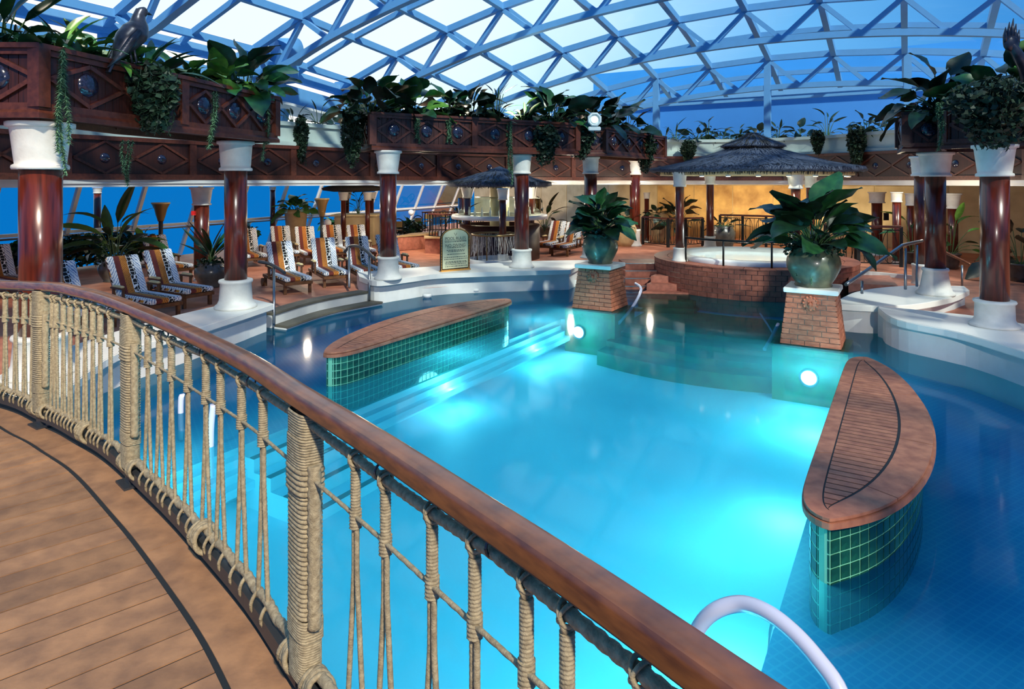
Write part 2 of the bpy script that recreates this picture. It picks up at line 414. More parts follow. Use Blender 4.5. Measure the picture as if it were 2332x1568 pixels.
Lz = lambda pts: [G(x, y, LZ) for x, y in pts]
ledge('pool_ledge', Lz([(160, 880), (270, 803), (458, 744), (560, 712), (624, 691)]), [Vector((-6.2, 7.2, LZ)), Vector((-6.4, 9.2, LZ)), Vector((-6.2, 11.0, LZ)), Vector((-5.75, 12.4, LZ)), Vector((-5.3, 13.4, LZ))],
      'white pool ledge carrying the column left of the wooden steps', supports=[G(535, 770), G(518, 776)])
ledge('pool_ledge', Lz([(818, 629), (858, 640), (930, 632), (995, 624), (1120, 619), (1300, 614)]), [Vector((-4.1, 17.4, LZ)), Vector((-3.3, 17.9, LZ)), Vector((-1.8, 18.7, LZ)), Vector((0, 19.5, LZ)), Vector((1.0, 19.8, LZ)), Vector((2.4, 20.0, LZ))],
      'white curved pool ledge under the pool rules sign', supports=[G(888, 684), G(1017, 660), G(1184, 648)])
ledge('pool_ledge', Lz([(1915, 692), (2002, 696), (2084, 692), (2166, 677), (2208, 660)]), [Vector((6.6, 13.3, LZ)), Vector((7.4, 14.2, LZ)), Vector((8.3, 14.8, LZ)), Vector((9.3, 15.1, LZ)), Vector((10.3, 15.0, LZ))],
      'white curved ledge right of the brick pedestal, below the stair handrail')
ledge('pool_ledge', Lz([(2001, 702), (2043, 727), (2180, 755), (2332, 800), (2650, 900)]), [Vector((7.0, 12.6, LZ)), Vector((7.7, 12.1, LZ)), Vector((8.4, 11.4, LZ)), Vector((9.0, 9.6, LZ)), Vector((9.2, 6.5, LZ))],
      'white pool ledge at the right frame edge under the nearest right column')
# wooden treads in the gap between the two left ledges
ws = thing('wooden_pool_steps', 'pair of grey wooden treads on white risers between two white ledges', 'steps', (-4.3, 15, 0))
for k, (z, ins) in enumerate(((.30, .10), (.08, -.30))):
    a0, a1 = Vector((-4.72, 13.2, 0)), Vector((-3.35, 15.9, 0)); nn = Vector((-.89, .45, 0)); cc = Vector((-.20, .10, 0))
    fr = [a0 + nn * ins, (a0 + a1) / 2 + nn * ins + cc, a1 + nn * ins]; fr = catmull(fr, 5)
    bk = [p + nn * .36 for p in fr]
    part('riser', MB().prism([(p.x, p.y) for p in [p + nn * .04 for p in fr] + bk[::-1]], z - .45, z - .05), M['white'], ws)
    part('tread', MB().prism([(p.x, p.y) for p in fr + bk[::-1]], z - .05, z), mat('weathered_tread', lin(104, 98, 84), .7, var=.25), ws, bevel=.01)

# ---------------------------------------------------------------- far walls
wl = empty_struct('window_1')
A0, A1 = Vector((-16.5, 14, 0)), Vector((-2.6, 45.5, 0)); A00 = A0 - (A1 - A0) * .45
dW = (A1 - A0).normalized(); out = Vector((-dW.y, dW.x, 0))
nb = 22; Ltot = (A1 - A00).length
gl = MB()
for i in range(nb + 1):
    p = A00 + dW * (Ltot * i / nb)
    struct('mullion', MB().bar(p + Vector((0, 0, Zd)) - out * .0 + out * 1.0, p + Vector((0, 0, 2.9)) - out * .15, .12, .12, dW), M['white'], wl)
    if i < nb:
        q = A00 + dW * (Ltot * (i + 1) / nb)
        struct('pane', MB().quad(p + out * 1.0 + Vector((0, 0, Zd)), p - out * .15 + Vector((0, 0, 2.9)), q - out * .15 + Vector((0, 0, 2.9)), q + out * 1.0 + Vector((0, 0, Zd))), M['winglass'], wl)
struct('sill_rail', MB().bar(A00 + out * .55 + Vector((0, 0, 1.36)), A1 + out * .55 + Vector((0, 0, 1.36)), .12, .1), M['white'], wl)
struct('hand_rail', MB().tube([A00 + out * .2 + Vector((0, 0, 1.28)), A1 + out * .2 + Vector((0, 0, 1.28))], .035), M['steel'], wl)
# beige back wall
bwp = [Vector((-2.6, 45.5, 0)), Vector((3.3, 39.5, 0)), Vector((7.4, 33.5, 0)), Vector((12.3, 31.0, 0)), Vector((15.2, 27.6, 0)), Vector((19, 24, 0)), Vector((24, 14, 0)), Vector((24, -4, 0))]
mb = MB()
for a, b in zip(bwp, bwp[1:]):
    mb.quad((a.x, a.y, 0), (b.x, b.y, 0), (b.x, b.y, 3.2), (a.x, a.y, 3.2))
wb = struct('wall_back', mb, M['beige'])
for a, b in zip(bwp[:6], bwp[1:7]):
    L_ = (b - a).length; k = max(2, int(L_ / 1.8))
    for i in range(k):
        p = a.lerp(b, (i + .01) / k); q = a.lerp(b, (i + .99) / k); nn = Vector((p.y - q.y, q.x - p.x, 0)).normalized() * -.03
        struct('wall_panel', MB().prism([(p.x, p.y), (q.x, q.y), (q.x + nn.x, q.y + nn.y), (p.x + nn.x, p.y + nn.y)], Zd, 2.75), M['mural'] if (p.x > 7 and p.x < 13.5) else M['beige'], wb)
# ceiling over the outer walk
ring_px = [(-500, 9.0), (-150, 12.4), (0, 13.6), (324, 16.3), (604, 19.0), (806, 21.5), (956, 23.8), (1100, 25.4), (1250, 26.8), (1377, 27.7), (1550, 28.1), (1700, 27.6), (1850, 26.0), (1950, 24.2), (2080, 22.0), (2332, 18.5), (2750, 14), (3500, 9.5)]
ring = [Vector(((x - CX) / F * Z, Z, 0)) for x, Z in ring_px]
ringS = resample(catmull(ring, 8), .5)
rn = []
for i, p in enumerate(ringS):
    t_ = (ringS[min(i + 1, len(ringS) - 1)] - ringS[max(i - 1, 0)]).normalized(); rn.append(Vector((-t_.y, t_.x, 0)))   # outward
def ring_strip(off0, z0, off1, z1, m=MB):
    mb = MB(); vs = []
    for p, q in zip(ringS, rn):
        vs += [p + q * off0 + Vector((0, 0, z0)), p + q * off1 + Vector((0, 0, z1))]
    return mb.add(vs, [(2 * i, 2 * i + 2, 2 * i + 3, 2 * i + 1) for i in range(len(ringS) - 1)], True)
ce = ring_strip(.05, 2.88, 8, 2.88); ce.add(ring_strip(.05, 3.05, 8, 3.05).v, ring_strip(.05, 3.05, 8, 3.05).f)
cl = struct('ceiling', ce, M['white'])
# white cornice under the gallery (two faces with a lip)
def ring_prism(name, o0, o1, z0, z1, m):
    vs = []; fs = []
    for p, q in zip(ringS, rn):
        for o_, z in ((o0, z0), (o0, z1), (o1, z1), (o1, z0)): vs.append(p + q * o_ + Vector((0, 0, z)))
    for i in range(len(ringS) - 1):
        for k in range(4): fs.append((4 * i + k, 4 * i + 4 + k, 4 * i + 4 + (k + 1) % 4, 4 * i + (k + 1) % 4))
    return struct(name, MB().add(vs, fs), m)
ring_prism('trim_3', -.02, .25, 2.82, 2.99, M['white'])
ring_prism('trim_4', -.06, .0, 2.90, 3.0, M['white'])
# gallery fascia: panels with diamond mouldings and medallions
fa = empty_struct('wall_gallery')
ZF0, ZF1 = 2.99, 4.02
ringP = resample(catmull(ring, 10), 3.0)
medal_me = MB().lathe([(.001, .05), (.07, .045), (.11, .02), (.12, 0)], seg=14, cap=False).mesh('medallion')
def fascia_panel(a, b, z0, z1, parent, nd=2, pil=True, medals=True, md=None, ends=True):
    """one wood panel a->b (seen from its right-hand side), with diamonds, frame and medallions"""
    d = (b - a); L_ = d.length; d.normalize(); nr = Vector((d.y, -d.x, 0)); H = z1 - z0; zc = (z0 + z1) / 2
    loc = lambda s, z, o=0: a + d * s + nr * o + Vector((0, 0, z))
    part_ = lambda nm, mb, m: struct(nm, mb, m, parent)
    mb = MB().bar(loc(0, zc, -.04), loc(L_, zc, -.04), .08, H); part_('panel', mb, M['panel'])
    if pil: part_('pilaster', MB().bar(loc(.09, z0, .02), loc(.09, z1, .02), .18, .06, nr), M['mould'])
    part_('top_rail', MB().bar(loc(0, z1 - .05, .03), loc(L_, z1 - .05, .03), .08, .10), M['mould'])
    part_('bottom_rail', MB().bar(loc(0, z0 + .07, .03), loc(L_, z0 + .07, .03), .08, .14), M['mould'])
    s0, s1 = .22, L_ - .05; wd = (s1 - s0) / nd; zt, zb = z1 - .12, z0 + .16
    for k in range(nd):
        c = s0 + wd * (k + .5)
        P4 = [(c - wd / 2, zc), (c, zt), (c + wd / 2, zc), (c, zb)]
        for i in range(4):
            p, q = P4[i], P4[(i + 1) % 4]
            part_('moulding', MB().bar(loc(p[0], p[1], .015), loc(q[0], q[1], .015), .055, .05, nr), M['mould'])
        if medals:
            o = link('medallion', medal_me if md is None else md, parent, M['medal']); o.location = loc(c, zc, .005)
            o.rotation_euler = nr.to_track_quat('Z', 'Y').to_euler()
for i in range(len(ringP) - 1):
    fascia_panel(ringP[i], ringP[i + 1], ZF0, ZF1, fa, nd=2)
# white trough on the gallery
ring_prism('trim_5', .12, .9, 4.02, 4.62, M['trough'])
ring_prism('trim_6', .04, .95, 4.62, 4.74, M['trough'])
ring_prism('trim_7', .02, .14, 4.02, 4.14, M['trough'])

# ---------------------------------------------------------------- upper walls
def uvwall(name, u, v0, v1, z0, z1, m, th=.3):
    q = [UV(u, v0), UV(u, v1), UV(u + th, v1), UV(u + th, v0)]
    return struct(name, MB().prism([(p.x, p.y) for p in q], z0, z1), m)
uvwall('wall_upper', 31.2, -13, 14, 3.2, 6.9, M['bluewall'])
uvwall('trim_8', 30.9, -13, 14, 6.75, 7.0, M['bluelit_steel'])
uvwall('wall_superstructure', 36, -16, 20, 4, 9.3, M['bluewall2'])

# ---------------------------------------------------------------- glazed roof
def crest(u):
    k = [(-5, 9.75), (.9, 9.68), (4.9, 9.62), (8.9, 9.52), (12.9, 9.32), (16.9, 8.89), (20.9, 8.23), (24.9, 7.35), (28.9, 6.2)]
    for (a, x), (b, y) in zip(k, k[1:]):
        if u <= b: return x + (y - x) * (u - a) / (b - a)
    return k[-1][1]
def roofz(u, v): return crest(u) - (v + 3.6) ** 2 / 71.0
VS = [-4.25 + 2.08 * i for i in range(-6, 7)]
rf = thing('glazed_roof', 'steel space frame, blue light in its colour, with glass panes over the pool', 'roof', (0, 0, 0))
S_ = M['bluelit_steel']
us = [.9, 4.9, 8.9, 12.9, 16.9, 20.9, 24.9]
def rp_(u, v, dz=0): return UV(u, v, roofz(u, v) + dz)
BD = -1.05
VE = [VS[0] - .6] + VS + [VS[-1] + .6]
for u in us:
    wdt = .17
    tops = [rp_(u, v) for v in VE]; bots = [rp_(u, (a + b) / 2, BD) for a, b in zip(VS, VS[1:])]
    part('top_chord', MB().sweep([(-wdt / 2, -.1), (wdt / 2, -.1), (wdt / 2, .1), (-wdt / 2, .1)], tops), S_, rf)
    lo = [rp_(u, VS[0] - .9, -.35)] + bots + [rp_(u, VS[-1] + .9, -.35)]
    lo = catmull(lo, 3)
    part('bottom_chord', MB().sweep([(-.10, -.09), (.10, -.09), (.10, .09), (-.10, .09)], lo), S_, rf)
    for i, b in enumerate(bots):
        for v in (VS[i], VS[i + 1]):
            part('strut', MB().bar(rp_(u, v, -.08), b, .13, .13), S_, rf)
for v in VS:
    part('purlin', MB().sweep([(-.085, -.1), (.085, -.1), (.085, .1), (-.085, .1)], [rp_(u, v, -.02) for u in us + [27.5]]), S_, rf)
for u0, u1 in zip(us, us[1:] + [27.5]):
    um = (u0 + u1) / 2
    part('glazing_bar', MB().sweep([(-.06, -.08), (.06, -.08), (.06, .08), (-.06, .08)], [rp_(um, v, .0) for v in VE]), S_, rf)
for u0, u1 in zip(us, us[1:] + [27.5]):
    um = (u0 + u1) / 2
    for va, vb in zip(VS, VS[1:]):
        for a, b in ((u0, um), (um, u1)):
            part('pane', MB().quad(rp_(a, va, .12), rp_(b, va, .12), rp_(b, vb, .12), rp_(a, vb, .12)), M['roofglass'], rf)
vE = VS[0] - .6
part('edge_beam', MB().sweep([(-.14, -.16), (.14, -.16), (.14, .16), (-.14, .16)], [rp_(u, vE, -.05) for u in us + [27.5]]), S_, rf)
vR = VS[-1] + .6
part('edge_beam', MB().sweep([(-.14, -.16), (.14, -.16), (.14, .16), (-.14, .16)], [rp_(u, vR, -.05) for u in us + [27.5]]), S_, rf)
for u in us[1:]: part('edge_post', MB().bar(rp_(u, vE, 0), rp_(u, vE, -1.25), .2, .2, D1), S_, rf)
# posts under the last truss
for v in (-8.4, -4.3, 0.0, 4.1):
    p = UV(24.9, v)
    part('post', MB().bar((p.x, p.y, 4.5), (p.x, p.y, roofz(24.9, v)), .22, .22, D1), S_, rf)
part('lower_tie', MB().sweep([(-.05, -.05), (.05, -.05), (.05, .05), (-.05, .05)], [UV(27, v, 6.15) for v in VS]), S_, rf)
# gutter beam with the drive housing along the left side
gt = thing('roof_gutter_beam', 'boxed beam, blue light in its colour, with sliding roof housing at the left edge', 'beam', UV(16, -17.2, 6)[:])
def gz(u): return roofz(u, -16.6) - 1.15
upts = [UV(u, -17.3, gz(u)) for u in (6, 10, 14, 17, 20, 23, 26)]
part('beam', MB().sweep([(-.5, -.25), (.5, -.25), (.5, .35), (-.5, .35)], upts), M['bluelit_steel'], gt)
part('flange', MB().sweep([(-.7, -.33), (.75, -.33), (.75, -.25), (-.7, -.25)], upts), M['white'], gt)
part('housing', MB().box(UV(17.6, -16.9, gz(17.6) + .75), (1.3, 1.5, 1.05), rz=math.atan2(D1.y, D1.x)), M['bluelit_steel'], gt, bevel=.03)
part('housing', MB().box(UV(13.6, -17.0, gz(13.6) + .75), (1.6, 1.0, .8), rz=math.atan2(D1.y, D1.x)), M['bluelit_steel'], gt, bevel=.03)
part('drive_drum', MB().tube([UV(13.2, -16.2, gz(13.2) + 1.05), UV(13.9, -16.0, gz(13.2) + 1.15)], .42, seg=20), M['bluelit_steel'], gt)
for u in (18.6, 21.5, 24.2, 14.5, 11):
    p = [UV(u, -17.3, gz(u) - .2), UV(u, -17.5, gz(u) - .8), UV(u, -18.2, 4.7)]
    part('bracket', MB().sweep([(-.12, -.12), (.12, -.12), (.12, .12), (-.12, .12)], catmull(p, 5)), M['bluelit_steel'], gt)
# sea outside
sea = MB().quad((-3000, -600, -16), (3000, -600, -16), (3000, 3000, -16), (-3000, 3000, -16))
mS, n, l, b = newmat('evening_sea')
b.inputs['Base Color'].default_value = lin(6, 104, 168); b.inputs['Roughness'].default_value = .9; b.inputs['Specular IOR Level'].default_value = .0
so_ = link('sea', sea.mesh('sea'), None, mS); so_['kind'] = 'structure'

# ---------------------------------------------------------------- bridge deck in the foreground
far_px = [(0, 637), (41, 634), (76, 633), (108, 635), (144, 639), (180, 649), (234, 660), (288, 677), (342, 698), (398, 719), (478, 754), (600, 811), (700, 874), (860, 963), (1112, 1118), (1360, 1270), (1600, 1425), (1800, 1560)]
RZ = EYE - .70
rc = [G(x, y, RZ) for x, y in far_px]
rc = [Vector((-6.2, 5.75, RZ)), Vector((-4.9, 5.55, RZ)), Vector((-4.04, 5.18, RZ)), Vector((-3.66, 4.98, RZ))] + rc[3:] + [Vector((.75, .46, RZ)), Vector((1.25, -.15, RZ))]
rc = resample(catmull(rc, 6), .06)
for _ in range(12): rc = [rc[0]] + [(rc[i - 1] + rc[i] * 2 + rc[i + 1]) / 4 for i in range(1, len(rc) - 1)] + [rc[-1]]
def zdip(p):
    t_ = max(0, min(1, (-3.0 - p.x) / 1.1)); return -.07 * t_ * t_ * (3 - 2 * t_)
def curve_off(pts, d):
    o = []
    for i, p in enumerate(pts):
        t_ = (pts[min(i + 1, len(pts) - 1)] - pts[max(i - 1, 0)]).normalized(); o.append(p + Vector((t_.y, -t_.x, 0)) * d)
    return o
# pts run from far left to near right; inward (towards the deck) is the right-hand side
RAILC = [p + Vector((0, 0, zdip(p))) for p in curve_off(rc, .036)]
BZ = 1.20
fb = empty_struct('floor_bridge')
seam = resample([Vector((p.x, p.y, 0)) for p in curve_off(rc, .215)], .05)
edge = resample([Vector((p.x, p.y, 0)) for p in curve_off(rc, -.03)], .05)
inn = [p + Vector((-.76, -.65, 0)) * 4 for p in seam]
struct('deck_base', MB().prism([(p.x, p.y) for p in edge + [seam[-1] + Vector((-2.2, -2.4, 0)), seam[0] + Vector((-3.0, -3.5, 0))]], BZ - .10, BZ - .004), M['caulk'], fb)
pd_ = Vector((-.755, -.656, 0)); pn = Vector((-pd_.y, pd_.x, 0))
sv = [(p.dot(pn), p) for p in seam]; lo_, hi_ = min(a for a, _ in sv), max(a for a, _ in sv)
def seam_at(q):
    best = None
    for (a, p), (b, p2) in zip(sv, sv[1:]):
        if (a - q) * (b - q) <= 0 and a != b:
            t_ = (q - a) / (b - a); c = p.lerp(p2, t_)
            if best is None or c.dot(pd_) < best.dot(pd_): best = c
    return best
q = lo_ + .02; bwid = .152
while q < hi_ - .02:
    a, b = seam_at(q + .005), seam_at(min(q + bwid - .005, hi_ - .001))
    if a is not None and b is not None:
        mid = seam_at(q + bwid / 2) or (a + b) / 2
        a2, b2 = a + pd_ * .016, b + pd_ * .016; m2 = mid + pd_ * .016
        struct('plank', MB().prism([(p.x, p.y) for p in (a2, m2, b2, b2 + pd_ * 3.2, a2 + pd_ * 3.2)], BZ - .02, BZ + random.uniform(-.0006, .0006)), M['teak'], fb)
    q += bwid
# margin boards
sm = [Vector((p.x, p.y, 0)) for p in curve_off(rc, .208)]; em = [Vector((p.x, p.y, 0)) for p in curve_off(rc, .045)]
stp = 30
for i in range(0, len(sm) - 2, stp):
    a = sm[i:i + stp + 1]; b = em[i:i + stp + 1]
    if len(a) < 2: continue
    a = [a[0].lerp(a[1], .08)] + a[1:]; b = [b[0].lerp(b[1], .08)] + b[1:]
    struct('margin_board', MB().prism([(p.x, p.y) for p in a + b[::-1]], BZ - .02, BZ), M['teak'], fb)
# ================================================================ COLUMNS
def column(label, xc, ws, ycap, ybot, ybt, ybb, ct, cb, bt, bb, Z, group=None, name='column', z0=None, m=None, mc=None, seg=28):
    """a round column from photo measurements at its own depth: shaft width, capital and base"""
    X = (xc - CX) / F * Z; sec = math.sqrt(1 + (X / Z) ** 2); k = Z / F / sec / 2
    b0 = zat(ybb, Z) if z0 is None else z0
    t = thing(name, label, 'column', (X, Z, b0), 0, group)
    zb, zt, zc = zat(ybt, Z), zat(ycap, Z), zat(ybot, Z)
    r = ws * k; c = (X, Z, 0); mc = mc or M['stone']
    part('shaft', MB().lathe([(r, zb - .06), (r, zc + .06)], c, seg), m or M['mahog'], t)
    R1, R2 = bt * k, bb * k; H = zb - b0
    if R2 > 0:
        part('base', MB().lathe([(R2 * 1.10, b0), (R2 * 1.12, b0 + H * .06), (R2 * 1.04, b0 + H * .12), (R2 * .96, b0 + H * .15), (R2 * .86, b0 + H * .3), (R1 * .98, b0 + H * .86), (R1 * 1.06, b0 + H * .89), (R1 * 1.09, b0 + H * .94), (R1 * 1.05, b0 + H * .99), (R1 * .9, zb), (r, zb)], c, seg), mc, t)
    Rt, Rb = ct * k, cb * k; H = zt - zc
    part('capital', MB().lathe([(r, zc), (Rb * .97, zc), (Rb, zc + H * .04), (Rb * .98, zc + H * .09), (Rb * .88, zc + H * .12), (Rb * .9, zc + H * .2), (Rt * .87, zc + H * .86), (Rt * .9, zc + H * .89), (Rt * .99, zc + H * .9), (Rt, zc + H * .95), (Rt, zt), (r, zt)], c, seg), mc, t)
    return t
PC = 'columns carrying the planter boxes'
column('thick mahogany column behind the rope railing at the far left', 93, 103, 280, 386, 758, 859, 166, 138, 130, 160, 8.15, PC, z0=LZ)
column('mahogany column on the white ledge left of the wooden pool steps', 537, 53, 322, 389, 635, 704, 88, 78, 74, 90, 12.45, PC, z0=LZ)
column('mahogany column on the left end of the ledge with the pool rules sign', 884, 38, 343, 396, 583, 637, 64, 51, 47, 58, 16.1, PC, z0=LZ)
column('mahogany column between the pool rules sign and the left brick pedestal', 1188, 33, 352, 396, 566, 610, 51, 43, 44, 52, 18.3, PC, z0=LZ)
column('column half hidden behind the urn plant of the left brick pedestal', 1345, 29, 357, 396, 560, 598, 43, 38, 38, 44, 20.6, PC, z0=LZ)
column('slim mahogany column beside the tan jar behind the left brick pedestal', 1446, 24, 364, 398, 521, 557, 36, 30, 24, 28, 28.0, PC, z0=Zd)
column('mahogany column on the ledge at the right end, nearest to the right frame edge', 2265, 70, 330, 402, 682, 752, 112, 92, 96, 112, 10.85, PC, z0=LZ)
column('dark mahogany column on the curved ledge beside the stair handrail', 2130, 50, 347, 402, 609, 667, 90, 76, 60, 84, 13.9, PC, z0=LZ)
column('dark column just behind the one at the stair handrail', 2098, 34, 356, 401, 600, 640, 58, 50, 44, 50, 17.2, PC, z0=Zd)
column('mahogany column with red alarm box among the left loungers', 459, 36, 426, 467, 605, 646, 58, 46, 25, 36, 18.3, z0=Zd)
column('thin dark column by the sea windows behind the broad-leaved plant', 222, 18, 427, 440, 600, 620, 26, 22, 20, 22, 23.5, z0=Zd)
column('thin dark column by the sea windows right of the second big column', 621, 12, 425, 432, 560, 575, 18, 16, 14, 16, 28.5, z0=Zd)
BC = 'columns along the beige wall at the right'
column('dark column at the lit end of the beige mural wall', 1997, 26, 437, 462, 568, 580, 44, 40, 32, 36, 24.6, BC, z0=Zd, seg=18)
column('dark column with pale blue capital left of the stair handrail post', 2042, 21, 437, 460, 594, 602, 31, 28, 22, 24, 21.9, BC, z0=Zd, seg=18)
column('dark column behind the stair handrail posts by the beige wall', 2074, 19, 440, 468, 588, 596, 30, 27, 20, 24, 22.6, BC, z0=Zd, seg=18)
column('dark column with cream capital between the two right-hand big columns', 2170, 25, 440, 475, 594, 604, 44, 32, 26, 30, 21.4, BC, z0=Zd, seg=18)
column('small brown column behind the tan jar with balustrade', 1473, 11, 438, 452, 548, 560, 17, 15, 13, 14, 30.0, BC, z0=Zd, seg=16)
al = thing('alarm_box', 'red fire alarm box fixed to the column among the left loungers', 'alarm', P(441, 485, 18.2)[:])
part('housing', MB().box(P(441, 485, 18.05), (.10, .10, .12)), M['red'], al, bevel=.01); part('bell', MB().lathe([(.001, .03), (.05, .02), (.06, 0)], P(441, 490, 17.95), 12), M['red'], al)

# ================================================================ WOOD PLANTER BOXES
def planter(label, pts, z0, z1, depth, name='planter_box', nd=2, seglen=2.4, endpost=True):
    """pts: the visible face from left to right; the box lies behind it"""
    t = thing(name, label, 'planter', (pts[0].x, pts[0].y, z0), 0)
    fixed = []
    def pw_(nm, mb, m): return part(nm, mb, m, t)
    pr = [Vector((p.x, p.y, 0)) for p in pts]
    # inner box (soil) and floor
    bk = []
    for i, p in enumerate(pr):
        t_ = (pr[min(i + 1, len(pr) - 1)] - pr[max(i - 1, 0)]).normalized(); bk.append(p + Vector((-t_.y, t_.x, 0)) * depth)
    poly = [(p.x, p.y) for p in [q_ + (bk[i] - q_).normalized() * .10 for i, q_ in enumerate(pr)] + bk[::-1]]
    pw_('trough', MB().prism(poly, z0 + .03, z1 - .10), M['panel'])
    pw_('soil', MB().prism(poly, z1 - .10, z1 - .06), M['dark'])
    full = pr + bk[::-1]
    pw_('bottom_moulding', MB().sweep([(-.0, -.06), (.10, -.06), (.10, .0), (.06, .04), (.06, .12), (0, .12)], [p + Vector((0, 0, z0)) for p in full], closed=True), M['mould'])
    pw_('top_moulding', MB().sweep([(-.06, -.10), (.06, -.10), (.06, -.03), (.11, -.03), (.11, .03), (-.06, .03)], [p + Vector((0, 0, z1)) for p in full], closed=True), M['mould'])
    for a, b in zip(full, full[1:] + full[:1]):
        L_ = (b - a).length; k = max(1, int(round(L_ / seglen)))
        if L_ < .5: k = 1
        for i in range(k):
            p, q_ = a.lerp(b, i / k), a.lerp(b, (i + 1) / k)
            _panel(t, p, q_, z0, z1, max(1, int(round((q_ - p).length / 1.0))) if L_ > .5 else 0)
        o_ = part('corner_post', MB().box((a.x, a.y, (z0 + z1) / 2 + .02), (.16, .16, z1 - z0 - .1), rz=math.atan2((b - a).y, (b - a).x)), M['mould'], t)
    return t
medal2 = MB().lathe([(.001, .05), (.06, .05), (.13, .04), (.155, .0)], seg=16, cap=False).mesh('medallion')
def _panel(t, a, b, z0, z1, nd):
    d = (b - a); L_ = d.length; d.normalize(); nr = Vector((d.y, -d.x, 0)); zc = (z0 + z1) / 2 + .03
    loc = lambda s, z, o=0: a + d * s + nr * o + Vector((0, 0, z))
    nb_ = max(1, int(L_ / .12))
    for i in range(nb_):                              # tongue-and-groove boards
        s0, s1 = L_ * i / nb_ + .004, L_ * (i + 1) / nb_ - .004
        part('board', MB().box(loc((s0 + s1) / 2, zc, -.03), (s1 - s0, .06, z1 - z0 - .06), rz=math.atan2(d.y, d.x)), M['panel'], t)
    part('stile', MB().bar(loc(.05, z0, .01), loc(.05, z1, .01), .12, .05, nr), M['mould'], t)
    if not nd: return
    s0, s1 = .12, L_ - .02; wd = (s1 - s0) / nd; zt, zb = z1 - .13, z0 + .14
    for k in range(nd):
        c = s0 + wd * (k + .5); hw = wd / 2
        P4 = [(c - hw, zc), (c, zt), (c + hw, zc), (c, zb)]
        for i in range(4):
            p, q_ = P4[i], P4[(i + 1) % 4]
            part('moulding', MB().bar(loc(p[0], p[1], .015), loc(q_[0], q_[1], .015), .05, .05, nr), M['mould'], t)
        o = link('medallion', medal2, t, M['medal']); o.location = loc(c, zc, .0) - t.location; o.rotation_euler = nr.to_track_quat('Z', 'Y').to_euler()
ZP0, ZP1 = EYE + .81, EYE + 1.60
planter('long wooden planter box with bird statue at the upper left', [Vector((-8.6, 7.75, 0)), Vector((-5.60, 7.80, 0)), Vector((-5.12, 10.2, 0)), Vector((-4.6, 12.75, 0))], ZP0, ZP1, 1.1)
planter('wooden planter box with diamond mouldings over the two centre columns', [Vector((-3.75, 16.7, 0)), Vector((-3.35, 15.75, 0)), Vector((-1.0, 17.1, 0)), Vector((1.85, 18.85, 0))], ZP0 + .0, ZP1 + .03, .8)
planter('dark wooden planter box carrying the white floodlight', [Vector((2.0, 19.45, 0)), Vector((2.75, 19.5, 0)), Vector((4.6, 22.4, 0)), Vector((5.4, 23.4, 0))], ZP0 + .0, ZP1 - .03, 1.1)
planter('dark wooden planter box at the upper right with hanging vines', [Vector((8.05, 13.75, 0)), Vector((8.25, 13.2, 0)), Vector((8.65, 13.0, 0)), Vector((8.75, 12.35, 0)), Vector((9.3, 10.6, 0)), Vector((9.6, 9.2, 0))][::1], EYE + .58, EYE + 1.36, -1.2) if False else None
planter('dark wooden planter box at the upper right with hanging vines', [Vector((8.10, 13.55, 0)), Vector((8.75, 13.25, 0)), Vector((8.20, 12.5, 0)), Vector((9.6, 10.2, 0))], EYE + .67, EYE + 1.40, 1.2)

